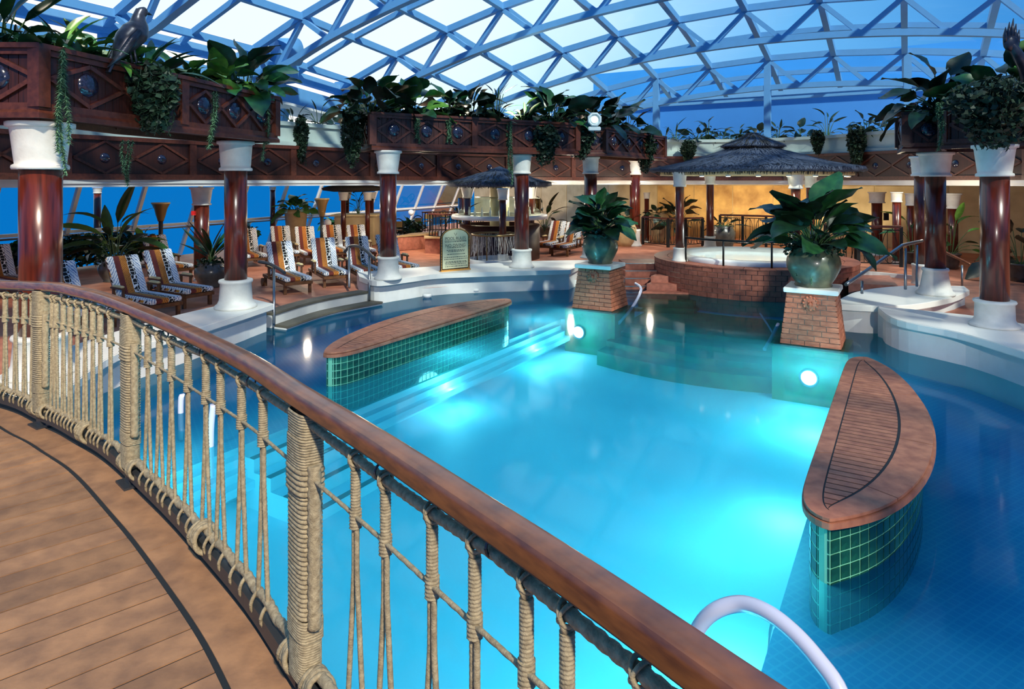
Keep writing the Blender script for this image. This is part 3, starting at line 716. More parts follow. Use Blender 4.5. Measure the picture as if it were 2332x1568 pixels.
# ================================================================ GREEN TILED ISLANDS
def island(label, v0, sgn, ua, ub, width, um, n_parts=300, board=.095):
    def outline(off, N=40):
        """closed outline in (u, v): straight side at v0, bulge of the given width on the far side"""
        L2 = (ub - ua) / 2 - off; uc = (ua + ub) / 2; pts = []
        for i in range(N + 1):
            x = -1 + 2 * i / N; x = math.sin(x * math.pi / 2)
            sk = x - um * (1 - x * x)
            h = (width * .30 - off) + (width * .70 - off) * (1 - sk * sk) ** .75 if abs(x) < 1 else width * .30 - off
            edge_ = (1 - abs(x) ** 14) ** .5
            pts.append((uc + x * L2, v0 + sgn * (width * .25 + (h - width * .25) * edge_)))
        st_ = []
        for i in range(N + 1):
            x = 1 - 2 * i / N; x = math.sin(x * math.pi / 2)
            e2 = (1 - abs(x) ** 14) ** .5
            st_.append((uc + x * L2, v0 + sgn * (width * .25 - (width * .25 - off) * e2)))
        return pts + st_[1:-1]
    W = lambda pts: [(UV(a, b).x, UV(a, b).y) for a, b in pts]
    c = UV((ua + ub) / 2, v0 + sgn * width / 2, 0)
    t = thing('pool_island', label, 'island', c[:])
    ow, ot = outline(0), outline(.035)
    part('core', MB().prism(W(outline(.045)), -.36, .43), M['grout'], t)
    part('skirt', MB().prism(W(outline(-.012)), .425, .475), M['teaki'], t, bevel=.012)
    part('caulk_bed', MB().prism(W(outline(.01)), .475, .501), M['caulk'], t)
    # border boards
    oi = outline(.135); n_ = len(ow); cuts = [0, 9, 17, 25, 33, 41, 54, 67]
    for a, b in zip(cuts, cuts[1:] + [n_]):
        idx = [i % n_ for i in range(a, b + 1)]
        A = [Vector(ow[i] + (0,)) for i in idx]; B = [Vector(oi[i] + (0,)) for i in idx]
        A[0] = A[0].lerp(A[1], .06); B[0] = B[0].lerp(B[1], .06)
        vsq = [UV(p.x, p.y, z) for z in (.482, .505) for p in A + B[::-1]]
        part('border_board', MB().prism(W([(p.x, p.y) for p in A + B[::-1]]), .482, .505), M['teaki'], t)
    # cross boards clipped by the inner outline
    inn_ = outline(.148); us_ = [p[0] for p in inn_]; u0, u1 = min(us_), max(us_)
    def vr(u):
        r_ = []
        for i in range(len(inn_)):
            a, b = inn_[i], inn_[(i + 1) % len(inn_)]
            if (a[0] - u) * (b[0] - u) <= 0 and a[0] != b[0]: r_.append(a[1] + (b[1] - a[1]) * (u - a[0]) / (b[0] - a[0]))
        return (min(r_), max(r_)) if len(r_) > 1 else None
    k = int((u1 - u0) / board); bw_ = (u1 - u0) / k
    for i in range(k):
        us2 = [u0 + bw_ * i + .008 + (bw_ - .016) * j / 3 for j in range(4)]
        us2[0] = max(us2[0], u0 + .006); us2[-1] = min(us2[-1], u1 - .006)
        pr = [(u,) + vr(u) for u in us2 if vr(u)]
        if len(pr) < 2: continue
        pl = [(a, b) for a, b, _ in pr] + [(a, b) for a, _, b in pr][::-1]
        part('board', MB().prism(W(pl), .482, .504 + random.uniform(-.0008, .0008)), M['teaki'], t)
    # tiles
    pp = [UV(a, b) for a, b in outline(.045)]
    pp = resample(pp + [pp[0]], .105)
    tile = MB().box((0, 0, 0), (.094, .012, .094)).mesh('tile', None, .002)
    cand = []
    for i in range(len(pp) - 1):
        a, b = pp[i], pp[i + 1]; m_ = (a + b) / 2; d = (b - a); nr = Vector((d.y, -d.x, 0)).normalized()
        if (m_ - c).dot(nr) < 0: nr = -nr
        for r_ in range(8):
            z = .375 - .103 * r_
            face = nr.dot((co.location - m_).normalized())
            cand.append((-face * 3 + (m_ - co.location).length * .01 + r_ * .001, m_ + nr * .0 + Vector((0, 0, z)), math.atan2(d.y, d.x)))
    cand.sort(key=lambda q_: q_[0]); rest = MB()
    for i, (_, p, a) in enumerate(cand):
        if i < n_parts:
            o = link('tile', tile, t, M['gtile'], p - t.location, (0, 0, a))
        else: rest.box(p, (.094, .012, .094), rz=a)
    if rest.v: part('tile_rest', rest, M['gtile'], t, kind='stuff')
    return t
island('teak-topped green tiled island at the right, nearest to the viewer', -.72, 1, 5.28, 10.42, .93, -.10)
island('teak-topped green tiled island at the left of the bright basin', -6.93, -1, 6.72, 11.75, 1.02, .12)

# ================================================================ BRICK PEDESTALS
brick_cache = {}
def pedestal(label, u, v, hb, ht, Hb, hs):
    c = UV(u, v, 0); ang = math.atan2(D1.y, D1.x)
    t = thing('brick_pedestal', label, 'pedestal', (c.x, c.y, 0), ang)
    core = MB(); q = [Vector((sx * (h - .02), sy * (h - .02), z)) for h, z in ((hb, -.05), (ht, Hb)) for sx, sy in ((-1, -1), (1, -1), (1, 1), (-1, 1))]
    core.add(q, [(3, 2, 1, 0), (4, 5, 6, 7), (0, 1, 5, 4), (1, 2, 6, 5), (2, 3, 7, 6), (3, 0, 4, 7)])
    part('core', core, M['mortar'], t, local=True)
    rows = 10; rh = Hb / rows
    for f in range(4):
        Rm = Matrix.Rotation(f * math.pi / 2, 4, 'Z')
        for r_ in range(rows):
            z0, z1 = rh * r_ + .008, rh * (r_ + 1) - .006
            h0 = hb + (ht - hb) * z0 / Hb; h1 = hb + (ht - hb) * z1 / Hb
            xs = [-1, -.45, .12, .62, 1] if r_ % 2 else [-1, -.7, -.15, .38, 1]
            xs = [x + (random.uniform(-.06, .06) if abs(x) < 1 else 0) for x in xs]
            for xa, xb in zip(xs, xs[1:]):
                g_ = .006; dd = random.uniform(0, .006)
                vsq = []
                for yy, k_ in ((1, 1), (0, 0)):
                    for z, h in ((z0, h0), (z1, h1)):
                        y = -(h - .04) if not yy else -(h + dd)
                        vsq += [(xa * h + g_, y, z), (xb * h - g_, y, z)]
                mb = MB().add(vsq, [(0, 1, 3, 2), (1, 5, 7, 3), (4, 0, 2, 6), (2, 3, 7, 6), (4, 5, 1, 0)])
                mb.v = [tuple((Rm @ Vector(p))) for p in mb.v]
                part('brick', mb, M['brick'], t, local=True)
    part('capstone', MB().box((0, 0, Hb + .045), (hs * 2, hs * 2, .09)), M['ledge'], t, local=True, bevel=.012)
    # moulded lion spout on the pool face (towards -u): rosette with muzzle, ears and mane
    sp = MB(); hz = Hb - .17; hx = hb + (ht - hb) * hz / Hb
    Rm = Matrix.Translation((-hx - .005, 0, hz)) @ Matrix.Rotation(-math.pi / 2, 4, 'Y')
    s2 = MB().lathe([(.13, 0), (.125, .015), (.10, .03), (.06, .035), (.001, .04)], seg=20)
    for a in range(12): s2.ball((.115 * math.cos(a * math.pi / 6), .115 * math.sin(a * math.pi / 6), .012), .028, 8, 5)
    s2.ball((-.02, 0, .045), .045, 10, 6); s2.ball((.03, .035, .04), .016, 8, 5); s2.ball((.03, -.035, .04), .016, 8, 5); s2.ball((.01, 0, .06), .022, 8, 5)
    s2.tube([(-.05, 0, .03), (-.05, 0, .09)], .012, 8)
    s2.v = [tuple(Rm @ Vector(p)) for p in s2.v]
    part('lion_spout', s2, M['brick'], t, local=True)
    return t
pedestal('brick pedestal left of the green steps, carrying a leafy urn', 14.44, -6.24, .50, .385, .93, .455)
pedestal('brick pedestal right of the green steps, carrying a larger urn', 13.33, -1.50, .50, .40, .93, .455)

# ================================================================ HOT TUB DRUM AND GAZEBO
DC = Vector((6.84, 18.75, 0)); DR, DH = 2.72, .78
dr = thing('hot_tub', 'round brick-tiled hot tub drum with white rim under the thatched gazebo', 'hot tub', DC[:])
part('core', MB().lathe([(DR - .03, -.5), (DR - .03, DH - .01), (1.95, DH - .01)], DC, 64, cap=False), M['mortar'], dr)
na = 62
for r_ in range(6):
    z0, z1 = DH / 6 * r_ + .006, DH / 6 * (r_ + 1) - .006
    for k in range(na):
        a0 = 2 * math.pi * (k + .5 * (r_ % 2) + .03) / na; a1 = 2 * math.pi * (k + .5 * (r_ % 2) + .97) / na; am = (a0 + a1) / 2
        if math.sin(am) > .35: continue
        if r_ < 5 or True:
            q = [(DC.x + rr * math.cos(a), DC.y + rr * math.sin(a)) for rr, a in ((DR - .06, a0), (DR, a0), (DR, am), (DR, a1), (DR - .06, a1))]
            part('wall_tile', MB().prism(q, z0, z1), M['drumtile'], dr)
for k in range(44):
    a0, a1 = 2 * math.pi * (k + .02) / 44, 2 * math.pi * (k + .98) / 44
    for ra, rb in ((2.36, DR + .015), (1.98, 2.345)):
        q = [(DC.x + rr * math.cos(a), DC.y + rr * math.sin(a)) for rr, a in ((ra, a0), (rb, a0), (rb, a1), (ra, a1))]
        part('rim_tile', MB().prism(q, DH - .02, DH + .012), M['drumtile'], dr)
TC = DC + Vector((-.15, -.22, 0))
part('tub_shell', MB().lathe([(1.98, DH - .02), (2.02, DH + .10), (1.98, DH + .15), (1.86, DH + .16), (1.72, DH + .12), (1.62, DH - .02), (1.55, DH - .30), (1.0, DH - .36), (.01, DH - .38)], TC, 56, cap=False), M['tubwhite'], dr)
part('tub_water', MB().lathe([(1.64, DH + .03), (.01, DH + .031)], TC, 48, cap=False), M['tubwater'], dr)
# rear extension and raised step block at the right
part('bench', MB().prism([(p.x, p.y) for p in (UV(19.0, -1.3), UV(17.4, -1.2), UV(17.6, -.2), UV(19.4, -.4))], -.3, .55), M['drumtile'], dr)
gz_ = thing('gazebo', 'thatched gazebo with white capitals over the hot tub', 'gazebo', (7.0, 18.95, DH))
def gz_col(parent, xc, w, Z, z0, ycap, ycb, ct, cb, hb=.38, seg=18, wb=1.5, m=None):
    X = (xc - CX) / F * Z; sec = math.sqrt(1 + (X / Z) ** 2); k = Z / F / sec / 2; r = w * k
    zt, zc = zat(ycap, Z), zat(ycb, Z)
    p = part('column', MB().lathe([(r, z0 + hb - .03), (r, zc + .03)], (X, Z, 0), seg), m or M['mahog'], parent)
    part('column_base', MB().lathe([(r * wb * 1.25, z0), (r * wb * 1.22, z0 + hb * .12), (r * wb * 1.1, z0 + hb * .2), (r * wb * .95, z0 + hb * .85), (r * wb * 1.02, z0 + hb * .9), (r * wb, z0 + hb)], (X, Z, 0), seg), M['stone'], p)
    part('capital', MB().lathe([(r, zc), (cb * k, zc), (cb * k, zc + .05), (cb * k * .92, zc + .07), (ct * k * .92, zt - .08), (ct * k, zt - .06), (ct * k, zt)], (X, Z, 0), seg), M['stone'], p)
    return p
gz_col(gz_, 1548, 20, 17.9, DH, 390, 425, 35, 30); gz_col(gz_, 1617, 17, 21.6, DH, 390, 420, 30, 25)
gz_col(gz_, 1846, 20, 20.3, DH, 392, 427, 32, 28); gz_col(gz_, 1812, 22, 16.7, DH, 390, 430, 44, 34)
def thatch_cone(parent, name, c, prof, seg, jag, mtop, medge, seed=1, edge_name='thatch_fringe'):
    rnd = random.Random(seed); vs = []; fs = []
    for i, (r, z) in enumerate(prof):
        for k in range(seg):
            a = 2 * math.pi * k / seg; n1 = noise.noise(Vector((math.cos(a) * 5, math.sin(a) * 5, i * .7 + seed)))
            q = r * (1 + .012 * n1 + (rnd.uniform(-.006, .006) if i else 0)); zz = z + .03 * n1 * (1 if i > 0 else 0)
            vs.append((c.x + q * math.cos(a), c.y + q * math.sin(a), zz))
    for i in range(len(prof) - 1):
        for k in range(seg):
            k2 = (k + 1) % seg; fs.append((i * seg + k, (i + 1) * seg + k, (i + 1) * seg + k2, i * seg + k2))
    o = part(name, MB().add(vs, fs, True), mtop, parent)
    sw_ = MB(); np_ = len(prof) - 3
    for _ in range(int(prof[-2][0] * prof[-2][0] * 420)):       # straws lying down the slope
        f_ = math.sqrt(rnd.random()) * (np_ - (2 if seed == 6 else 0)); i = min(np_ - 1, int(f_)); t_ = f_ - i; a = rnd.uniform(0, 6.2832)
        r0 = prof[i][0] + (prof[i + 1][0] - prof[i][0]) * t_; z0 = prof[i][1] + (prof[i + 1][1] - prof[i][1]) * t_
        sl = max(-.6, min(0, (prof[i + 1][1] - prof[i][1]) / max(.05, prof[i + 1][0] - prof[i][0]))); ln = rnd.uniform(.12, .34); an = a + rnd.uniform(-.05, .05)
        nz_ = noise.noise(Vector((math.cos(a) * 5, math.sin(a) * 5, i * .7 + seed))) * .03
        p = Vector((c.x + r0 * math.cos(a), c.y + r0 * math.sin(a), z0 + nz_ + .012)); r1 = r0 + ln
        p2 = Vector((c.x + r1 * math.cos(an), c.y + r1 * math.sin(an), z0 + nz_ + sl * ln + rnd.uniform(.012, .05))); s_ = Vector((-math.sin(a), math.cos(a), 0)) * rnd.uniform(.006, .014)
        sw_.add([p - s_, p + s_, p2 + s_, p2 - s_], [(0, 1, 2, 3)])
    part('straw', sw_, mtop if seed % 2 else medge, parent, kind='stuff')
    r, z = prof[-1]; fr = MB()
    for k in range(seg * 4):                          # loose straws hanging from the rim
        a = 2 * math.pi * (k + rnd.random()) / (seg * 4); rr = r * rnd.uniform(.975, 1.012); w_ = .02; ln = jag * rnd.uniform(.4, 1.2)
        d = Vector((math.cos(a), math.sin(a), 0)); s_ = Vector((-d.y, d.x, 0)) * w_; p = Vector((c.x, c.y, z + .03)) + d * rr
        p2 = p + Vector((0, 0, -ln)) - d * rnd.uniform(-.01, .05)
        fr.add([p - s_, p + s_, p2 + s_ * .3, p2 - s_ * .3], [(0, 1, 2, 3)])
    part(edge_name, fr, medge, parent, kind='stuff')
    return o
gc = Vector((6.95, 19.0, 0))
thatch_cone(gz_, 'thatch_roof', gc, [(.3, 4.06), (.85, 3.85), (1.3, 3.70), (1.9, 3.53), (2.5, 3.40), (2.90, 3.33), (2.94, 3.25), (2.82, 3.20)], 96, .10, M['thatch'], M['thatchd'], 1)
thatch_cone(gz_, 'thatch_cap', gc, [(.01, 4.36), (.14, 4.33), (.5, 4.15), (.86, 4.00), (.90, 3.95), (.82, 3.92)], 48, .09, M['thatch'], M['thatchd'], 2)
part('ring_beam', MB().lathe([(2.62, 3.12), (2.62, 3.25), (2.3, 3.25), (2.3, 3.12), (2.62, 3.12)], gc, 48, cap=False), M['beige'], gz_)
part('soffit', MB().lathe([(2.85, 3.24), (.02, 3.25)], gc, 48, cap=False), M['beige'], gz_)
for i in range(9):
    a = math.pi * (1.12 + .095 * i); p = gc + Vector((math.cos(a), math.sin(a), 0)) * 2.46
    f_ = part('downlight', MB().lathe([(.07, 3.08), (.07, 3.125)], p, 12), M['lampwhite'], gz_)
    part('lens', MB().lathe([(.055, 3.072), (.055, 3.079)], p, 12), M['glowwarm'], f_)
# dark rail round the tub
tr = thing('tub_railing', 'dark handrail with three posts in front of the hot tub', 'railing', (DC.x, DC.y - 2.4, DH))
pa = [DC + Vector((2.38 * math.cos(a), 2.38 * math.sin(a), DH + .66)) for a in [R(205 + 7 * i) for i in range(16)]]
part('handrail', MB().tube(pa, .03, 8), M['iron'], tr)
for i in (0, 4, 8, 12, 15):
    p = pa[i]; part('post', MB().tube([(p.x, p.y, DH), (p.x, p.y, p.z)], .026, 8), M['iron'], tr)
# brick stairs beside the drum (left)
bs = thing('brick_stairs', 'terracotta stairs with metal nosings between the left pedestal and the hot tub', 'stairs', (4.0, 18.6, 0))
for k in range(4):
    za = .04 + .16 * k; Y = 18.0 + .38 * k
    xa, xb = (1432 - CX) / F * Y, (1497 - CX) / F * Y
    part('step', MB().box(((xa + xb) / 2, Y + .6, za / 2 + .0), (xb - xa + .2, 1.2, za + .08)), M['drumtile'], bs, bevel=.006)
    part('nosing', MB().box(((xa + xb) / 2, Y + .01, za + .045), (xb - xa + .2, .04, .02)), M['steel'], bs)
# raised deck right of drum
rdk = thing('raised_deck', 'raised terracotta landing with white kerb right of the hot tub', 'landing', (9.5, 17, 0))
part('landing', MB().prism([(8.4, 15.2), (9.2, 15.1), (10.2, 16.4), (10.0, 18.4), (9.8, 18.4), (9.3, 17.2)], -.3, .36), M['drumtile'], rdk)
part('kerb', MB().sweep([(-.06, -.05), (.06, -.05), (.06, .05), (-.06, .05)], catmull([Vector((8.9, 18.3, .42)), Vector((9.9, 18.1, .42)), Vector((10.7, 17.2, .42))], 6)), M['white'], rdk)
# ================================================================ ROPE RAILING OF THE BRIDGE
br_ = thing('bridge_railing', 'rope-laced bridge railing with a varnished handrail in the foreground', 'railing', (-1.4, 2.9, BZ))
hp = [(-.036, -.020), (-.036, .016), (-.030, .026), (-.018, .030), (.018, .030), (.030, .026), (.036, .016), (.036, -.020), (.028, -.028), (-.028, -.028)]
NSEG = 5; stepn = len(RAILC) // NSEG
for i in range(NSEG):
    a = i * stepn; b = len(RAILC) - 1 if i == NSEG - 1 else (i + 1) * stepn
    mb = MB().sweep(hp, [p + Vector((0, 0, -.03)) for p in RAILC[a:b + 1]]); mb.sm = [True] * (len(mb.sm) - 2) + [False] * 2
    o = part('handrail', mb, M['rail'], br_)
    o.data.set_sharp_from_angle(angle=R(40)) if hasattr(o.data, 'set_sharp_from_angle') else None
mbp = MB().sweep([(-.022, -.004), (.022, -.004), (.022, .004), (-.022, .004)], [p + Vector((0, 0, -.062)) for p in RAILC])
part('rail_plate', mbp, M['dsteel'], br_)
RL = [0]
for i in range(1, len(RAILC)): RL.append(RL[-1] + (RAILC[i] - RAILC[i - 1]).length)
def rail_at(s):
    s = max(0, min(RL[-1] - 1e-4, s))
    for i in range(len(RL) - 1):
        if RL[i + 1] >= s:
            t = (s - RL[i]) / (RL[i + 1] - RL[i]); p = RAILC[i].lerp(RAILC[i + 1], t); d = (RAILC[i + 1] - RAILC[i]).normalized(); return Vector((p.x, p.y, 0)), d
def s_of_px(x):
    best = None
    for i, p in enumerate(RAILC):
        if p.y < .2: continue
        e_ = abs(CX + F * p.x / p.y - x)
        if best is None or e_ < best[0]: best = (e_, RL[i])
    return best[1]
V3 = lambda p, z: Vector((p.x, p.y, z))
sA, sB, sC = s_of_px(690), s_of_px(300), s_of_px(95)
sD = sC - 1.6; sE = sA + 2.05
posts = [sD, sC, sB, sA, sE]
zt0_, zb_ = EYE - .765, BZ + .10
def post(s):
    p, d = rail_at(s); zt_ = zt0_ + zdip(p); nr = Vector((d.y, -d.x, 0)); rz = math.atan2(d.y, d.x)
    core = MB().box((p.x, p.y, (BZ + zt_) / 2), (.07, .035, zt_ - BZ), rz=rz)
    po = part('post', core, M['dsteel'], br_)
    # coils of rope round a rounded rectangular post, heavier in the middle
    def coil(z0, z1, a, b, rr, nm):
        n_ = int((z1 - z0) / (rr * 1.72)); vs = []; fs = []; K = 16
        prof = []
        for i in range(n_):
            z = z0 + (i + .5) * (z1 - z0) / n_; h = (z1 - z0) / n_ / 2
            prof += [(z - h, 0), (z - h * .6, rr * .75), (z, rr), (z + h * .6, rr * .75)]
        prof.append((z1, 0))
        for z, o_ in prof:
            for k in range(K):
                t = 2 * math.pi * k / K; ct, s_t = math.cos(t), math.sin(t)
                e_ = .55
                x = (a + o_) * math.copysign(abs(ct) ** e_, ct); y = (b + o_) * math.copysign(abs(s_t) ** e_, s_t)
                vs.append(p + d * x + nr * y + Vector((0, 0, z + .004 * math.sin(t * 1.0))))
        for i in range(len(prof) - 1):
            for k in range(K):
                k2 = (k + 1) % K; fs.append((i * K + k, i * K + k2, (i + 1) * K + k2, (i + 1) * K + k))
        part(nm, MB().add(vs, fs, True), M['rope'], po)
    H = zt_ - zb_
    coil(zb_, zb_ + H * .16, .062, .038, .0045, 'lower_wrap')
    coil(zb_ + H * .16, zb_ + H * .24, .067, .042, .005, 'lower_collar')
    coil(zb_ + H * .24, zb_ + H * .70, .060, .037, .0085, 'rope_wrap')
    coil(zb_ + H * .70, zb_ + H * .80, .066, .042, .0095, 'middle_collar')
    coil(zb_ + H * .80, zb_ + H * .91, .068, .043, .005, 'upper_collar')
    coil(zb_ + H * .91, zt_, .065, .040, .005, 'upper_wrap')
    for sg in (1,):                                   # heavy ropes running down the two narrow sides
        for q in (.076,):
            a = p + d * q
            part('side_rope', MB().tube(resample([V3(a, zb_ + H * .22), V3(a, zb_ + H * .82)], .012), .024, 9, lobes=3, pitch=.12, depth=.22), M['rope'], po)
    part('foot_plate', MB().box((p.x, p.y, BZ + .006), (.16, .11, .012), rz=rz), M['dsteel'], po)
for s in posts: post(s)
rope_sag = {}
def zrope(s):
    # the top rope hangs from rings between the posts
    for a, b in zip(posts, posts[1:]):
        if a <= s <= b:
            t = (s - a) / (b - a); t2 = t * 2 % 1.0
            return EYE - .797 - .016 * math.sin(math.pi * t2) + .012 * (1 if .4 < t < .6 else 0) * 0
    return EYE - .797
for a, b in zip(posts, posts[1:]):
    N = int((b - a) / .012)
    def line(zf, off, r, nm, pitch, j0=.045, wob=0):
        pts = []
        for i in range(N + 1):
            s = a + j0 + (b - a - 2 * j0) * i / N; p, d = rail_at(s); nr = Vector((d.y, -d.x, 0))
            pts.append(p + nr * off + Vector((0, 0, zf(s, i / N) + (zdip(p) if nm != 'bottom_rope' else 0))))
        part(nm, MB().tube(pts, r, 9, lobes=3, pitch=pitch, depth=.22), M['rope'], br_)
    line(lambda s, t: zrope(s), 0, .0155, 'top_rope', .10)
    line(lambda s, t: EYE - .972 - .012 * math.sin(math.pi * t), .004, .0068, 'link_rope', .045)
    line(lambda s, t: BZ + .135 + .018 * abs(math.sin(9 * math.pi * t)), -.006, .019, 'bottom_rope', .12)
    pts = [rail_at(a + .03 + (b - a - .06) * i / 12)[0] for i in range(13)]
    part('kick_bar', MB().sweep([(-.022, -.03), (.022, -.03), (.022, .03), (-.022, .03)], [V3(p, BZ + .075) for p in pts]), M['dsteel'], br_)
    for t in (.25, .5, .75):
        p, d = rail_at(a + (b - a) * t); p = p + Vector((0, 0, zdip(p)))
        rg = [p + d * 0 + Vector((0, 0, zrope(a + (b - a) * t) + .014)) + Vector((d.y, -d.x, 0)) * .019 * math.cos(q) + Vector((0, 0, .022 * math.sin(q))) for q in [2 * math.pi * i / 16 for i in range(17)]]
        if t != .5 or True: part('ring', MB().tube(rg, .004, 6, cap=False), M['dsteel'], br_)
    # tied knots on the bottom rope at mid bay and beside the posts
    for t, sc in ((.5, 1.25), (.045, 1.0), (.955, 1.0)):
        p, d = rail_at(a + (b - a) * t); kn = MB(); nr = Vector((d.y, -d.x, 0))
        for j in range(5):
            c0 = p + d * (j - 2) * .016 * sc + Vector((0, 0, BZ + .115))
            loop = [c0 + d * .014 * math.sin(q + j) + nr * (.040 * sc * math.cos(q)) + Vector((0, 0, .046 * sc * math.sin(q))) for q in [2 * math.pi * i / 20 for i in range(21)]]
            kn.tube(loop, .0105 * sc, 7, lobes=3, pitch=.05, depth=.2, cap=False)
        part('knot', kn, M['rope'], br_)
def hanger(s, spread=.055, sp2=.055, zsplit=None, zs0=None, k=1.0):
    p, d = rail_at(s); nr = Vector((d.y, -d.x, 0)); zd_ = zdip(p); zr = zrope(s) + zd_; z0 = zr - .036; z1 = EYE - .962 + zd_
    zsplit = zsplit if zsplit is not None else EYE - 1.16
    sl = MB().tube(resample([V3(p, z1 - .004), V3(p, z0)], .0022), .0148 * k, 10, ridge=.085, ridge_p=.0088)
    h = part('rope_hanger', sl, M['rope'], br_)
    part('collar', MB().tube(resample([V3(p, z1 - .052), V3(p, z1 - .002)], .0022), .0178 * k, 10, ridge=.08, ridge_p=.010), M['rope'], h)
    kn = MB()
    for j in (-1, 1):                                 # crossed lashing over the top rope
        lp = [p + d * (.010 * j * math.sin(q)) + nr * .021 * math.cos(q) + Vector((0, 0, zr + .0 + .021 * math.sin(q))) for q in [2 * math.pi * i / 14 for i in range(15)]]
        kn.tube(lp, .0048, 6, cap=False)
        kn.tube([p + nr * .020 * j + V3(Vector((0, 0, 0)), zr), p + nr * .012 * j + d * .004 + V3(Vector((0, 0, 0)), zr - .026), p + V3(Vector((0, 0, 0)), z0 - .004)], .0062, 6)
    part('lashing', kn, M['rope'], h)
    zend = BZ + .13
    for j, spd in ((-1, spread), (1, sp2)):
        pts = [V3(p + d * .0085 * j, z1 - .04), V3(p + d * .0085 * j, zsplit + .03), V3(p + d * (.0085 + .12 * spd) * j, zsplit - .05), V3(p + d * spd * j, zend)]
        part('strand', MB().tube(resample(catmull(pts, 6), .0075), .0086 * k, 9, lobes=3, pitch=.045, depth=.25), M['rope'], h)
        e_ = p + d * spd * j
        lp = [e_ + nr * .028 * math.cos(q) + d * .006 * math.sin(2 * q) + Vector((0, 0, BZ + .108 + .042 * math.sin(q))) for q in [2 * math.pi * i / 14 for i in range(15)]]
        part('foot_loop', MB().tube(lp, .0078, 7, cap=False, lobes=3, pitch=.05), M['rope'], h)
for x in (800, 885, 995, 1085, 1185, 1308, 1452, 1640): hanger(s_of_px(x))
for x in (335, 363, 392, 424, 466, 506, 555, 604): hanger(s_of_px(x), k=1.18)
for x in (118, 130, 146, 161, 177, 196, 215, 232, 254): hanger(s_of_px(x), .03, .03, k=1.25)
k = 0
s = sC - .16
while s > sD + .1:
    hanger(s, .03, .03, k=1.25); s -= .155
# ================================================================ SUN LOUNGERS
def stripe_mat():
    m, n, l, b = newmat('striped_batik_cushion'); b.inputs['Roughness'].default_value = .85
    tc = n.new('ShaderNodeTexCoord'); sx = n.new('ShaderNodeSeparateXYZ'); l.new(tc.outputs['Object'], sx.inputs[0])
    # white print: thin dashes
    def wave(scale, rot, thr, c1, c2):
        mp = n.new('ShaderNodeMapping'); mp.inputs['Rotation'].default_value = rot; l.new(tc.outputs['Object'], mp.inputs[0])
        wv = n.new('ShaderNodeTexWave'); wv.inputs['Scale'].default_value = scale; wv.inputs['Distortion'].default_value = 4; wv.inputs['Detail Scale'].default_value = 3
        l.new(mp.outputs[0], wv.inputs[0]); r = n.new('ShaderNodeValToRGB'); r.color_ramp.interpolation = 'CONSTANT'
        r.color_ramp.elements[0].color = c1; r.color_ramp.elements[1].color = c2; r.color_ramp.elements[1].position = thr
        l.new(wv.outputs['Fac'], r.inputs[0]); return r.outputs[0]
    def check(scale, c1, c2):
        v = n.new('ShaderNodeTexVoronoi'); v.feature = 'DISTANCE_TO_EDGE'; v.inputs['Scale'].default_value = scale; v.inputs['Randomness'].default_value = .35
        l.new(tc.outputs['Object'], v.inputs['Vector']); r = n.new('ShaderNodeValToRGB'); r.color_ramp.interpolation = 'CONSTANT'
        r.color_ramp.elements[0].color = c1; r.color_ramp.elements[1].color = c2; r.color_ramp.elements[1].position = .055
        l.new(v.outputs[0], r.inputs[0]); return r.outputs[0]
    cols = [wave(7, (0, 0, .6), .22, lin(120, 140, 170), lin(234, 234, 230)), None, wave(12, (0, 0, .9), .25, lin(112, 66, 24), lin(196, 124, 48)), check(13, lin(236, 236, 232), lin(18, 18, 20)), wave(7, (0, 0, -.6), .22, lin(110, 135, 175), lin(230, 232, 232))]
    edges = [-.195, -.085, .04, .155]
    last = cols[0]
    for e_, c in zip(edges, cols[1:]):
        gt_ = n.new('ShaderNodeMath'); gt_.operation = 'GREATER_THAN'; gt_.inputs[1].default_value = e_; l.new(sx.outputs['X'], gt_.inputs[0])
        mx = n.new('ShaderNodeMix'); mx.data_type = 'RGBA'; l.new(gt_.outputs[0], mx.inputs[0]); l.new(last, mx.inputs[6])
        if c is None: mx.inputs[7].default_value = lin(104, 42, 36)
        else: l.new(c, mx.inputs[7])
        last = mx.outputs[2]
    # patchwork border on the side faces
    ab = n.new('ShaderNodeMath'); ab.operation = 'ABSOLUTE'; l.new(sx.outputs['X'], ab.inputs[0])
    g2 = n.new('ShaderNodeMath'); g2.operation = 'GREATER_THAN'; g2.inputs[1].default_value = .303; l.new(ab.outputs[0], g2.inputs[0])
    fr = n.new('ShaderNodeMath'); fr.operation = 'MULTIPLY'; fr.inputs[1].default_value = 2.6; ad = n.new('ShaderNodeMath'); ad.operation = 'ADD'; l.new(sx.outputs['Y'], ad.inputs[0]); l.new(sx.outputs['Z'], ad.inputs[1]); l.new(ad.outputs[0], fr.inputs[0])
    f2 = n.new('ShaderNodeMath'); f2.operation = 'FRACT'; l.new(fr.outputs[0], f2.inputs[0]); r = n.new('ShaderNodeValToRGB'); r.color_ramp.interpolation = 'CONSTANT'; l.new(f2.outputs[0], r.inputs[0])
    r.color_ramp.elements[0].color = lin(214, 150, 50); r.color_ramp.elements[1].position = .3; r.color_ramp.elements[1].color = lin(120, 44, 34)
    for p_, c in ((.45, lin(236, 236, 230)), (.7, lin(22, 22, 24)), (.85, lin(236, 236, 230))):
        k = r.color_ramp.elements.new(p_); k.color = c
    mx = n.new('ShaderNodeMix'); mx.data_type = 'RGBA'; l.new(g2.outputs[0], mx.inputs[0]); l.new(last, mx.inputs[6]); l.new(r.outputs[0], mx.inputs[7])
    l.new(mx.outputs[2], b.inputs['Base Color']); return m
M['stripe'] = stripe_mat()
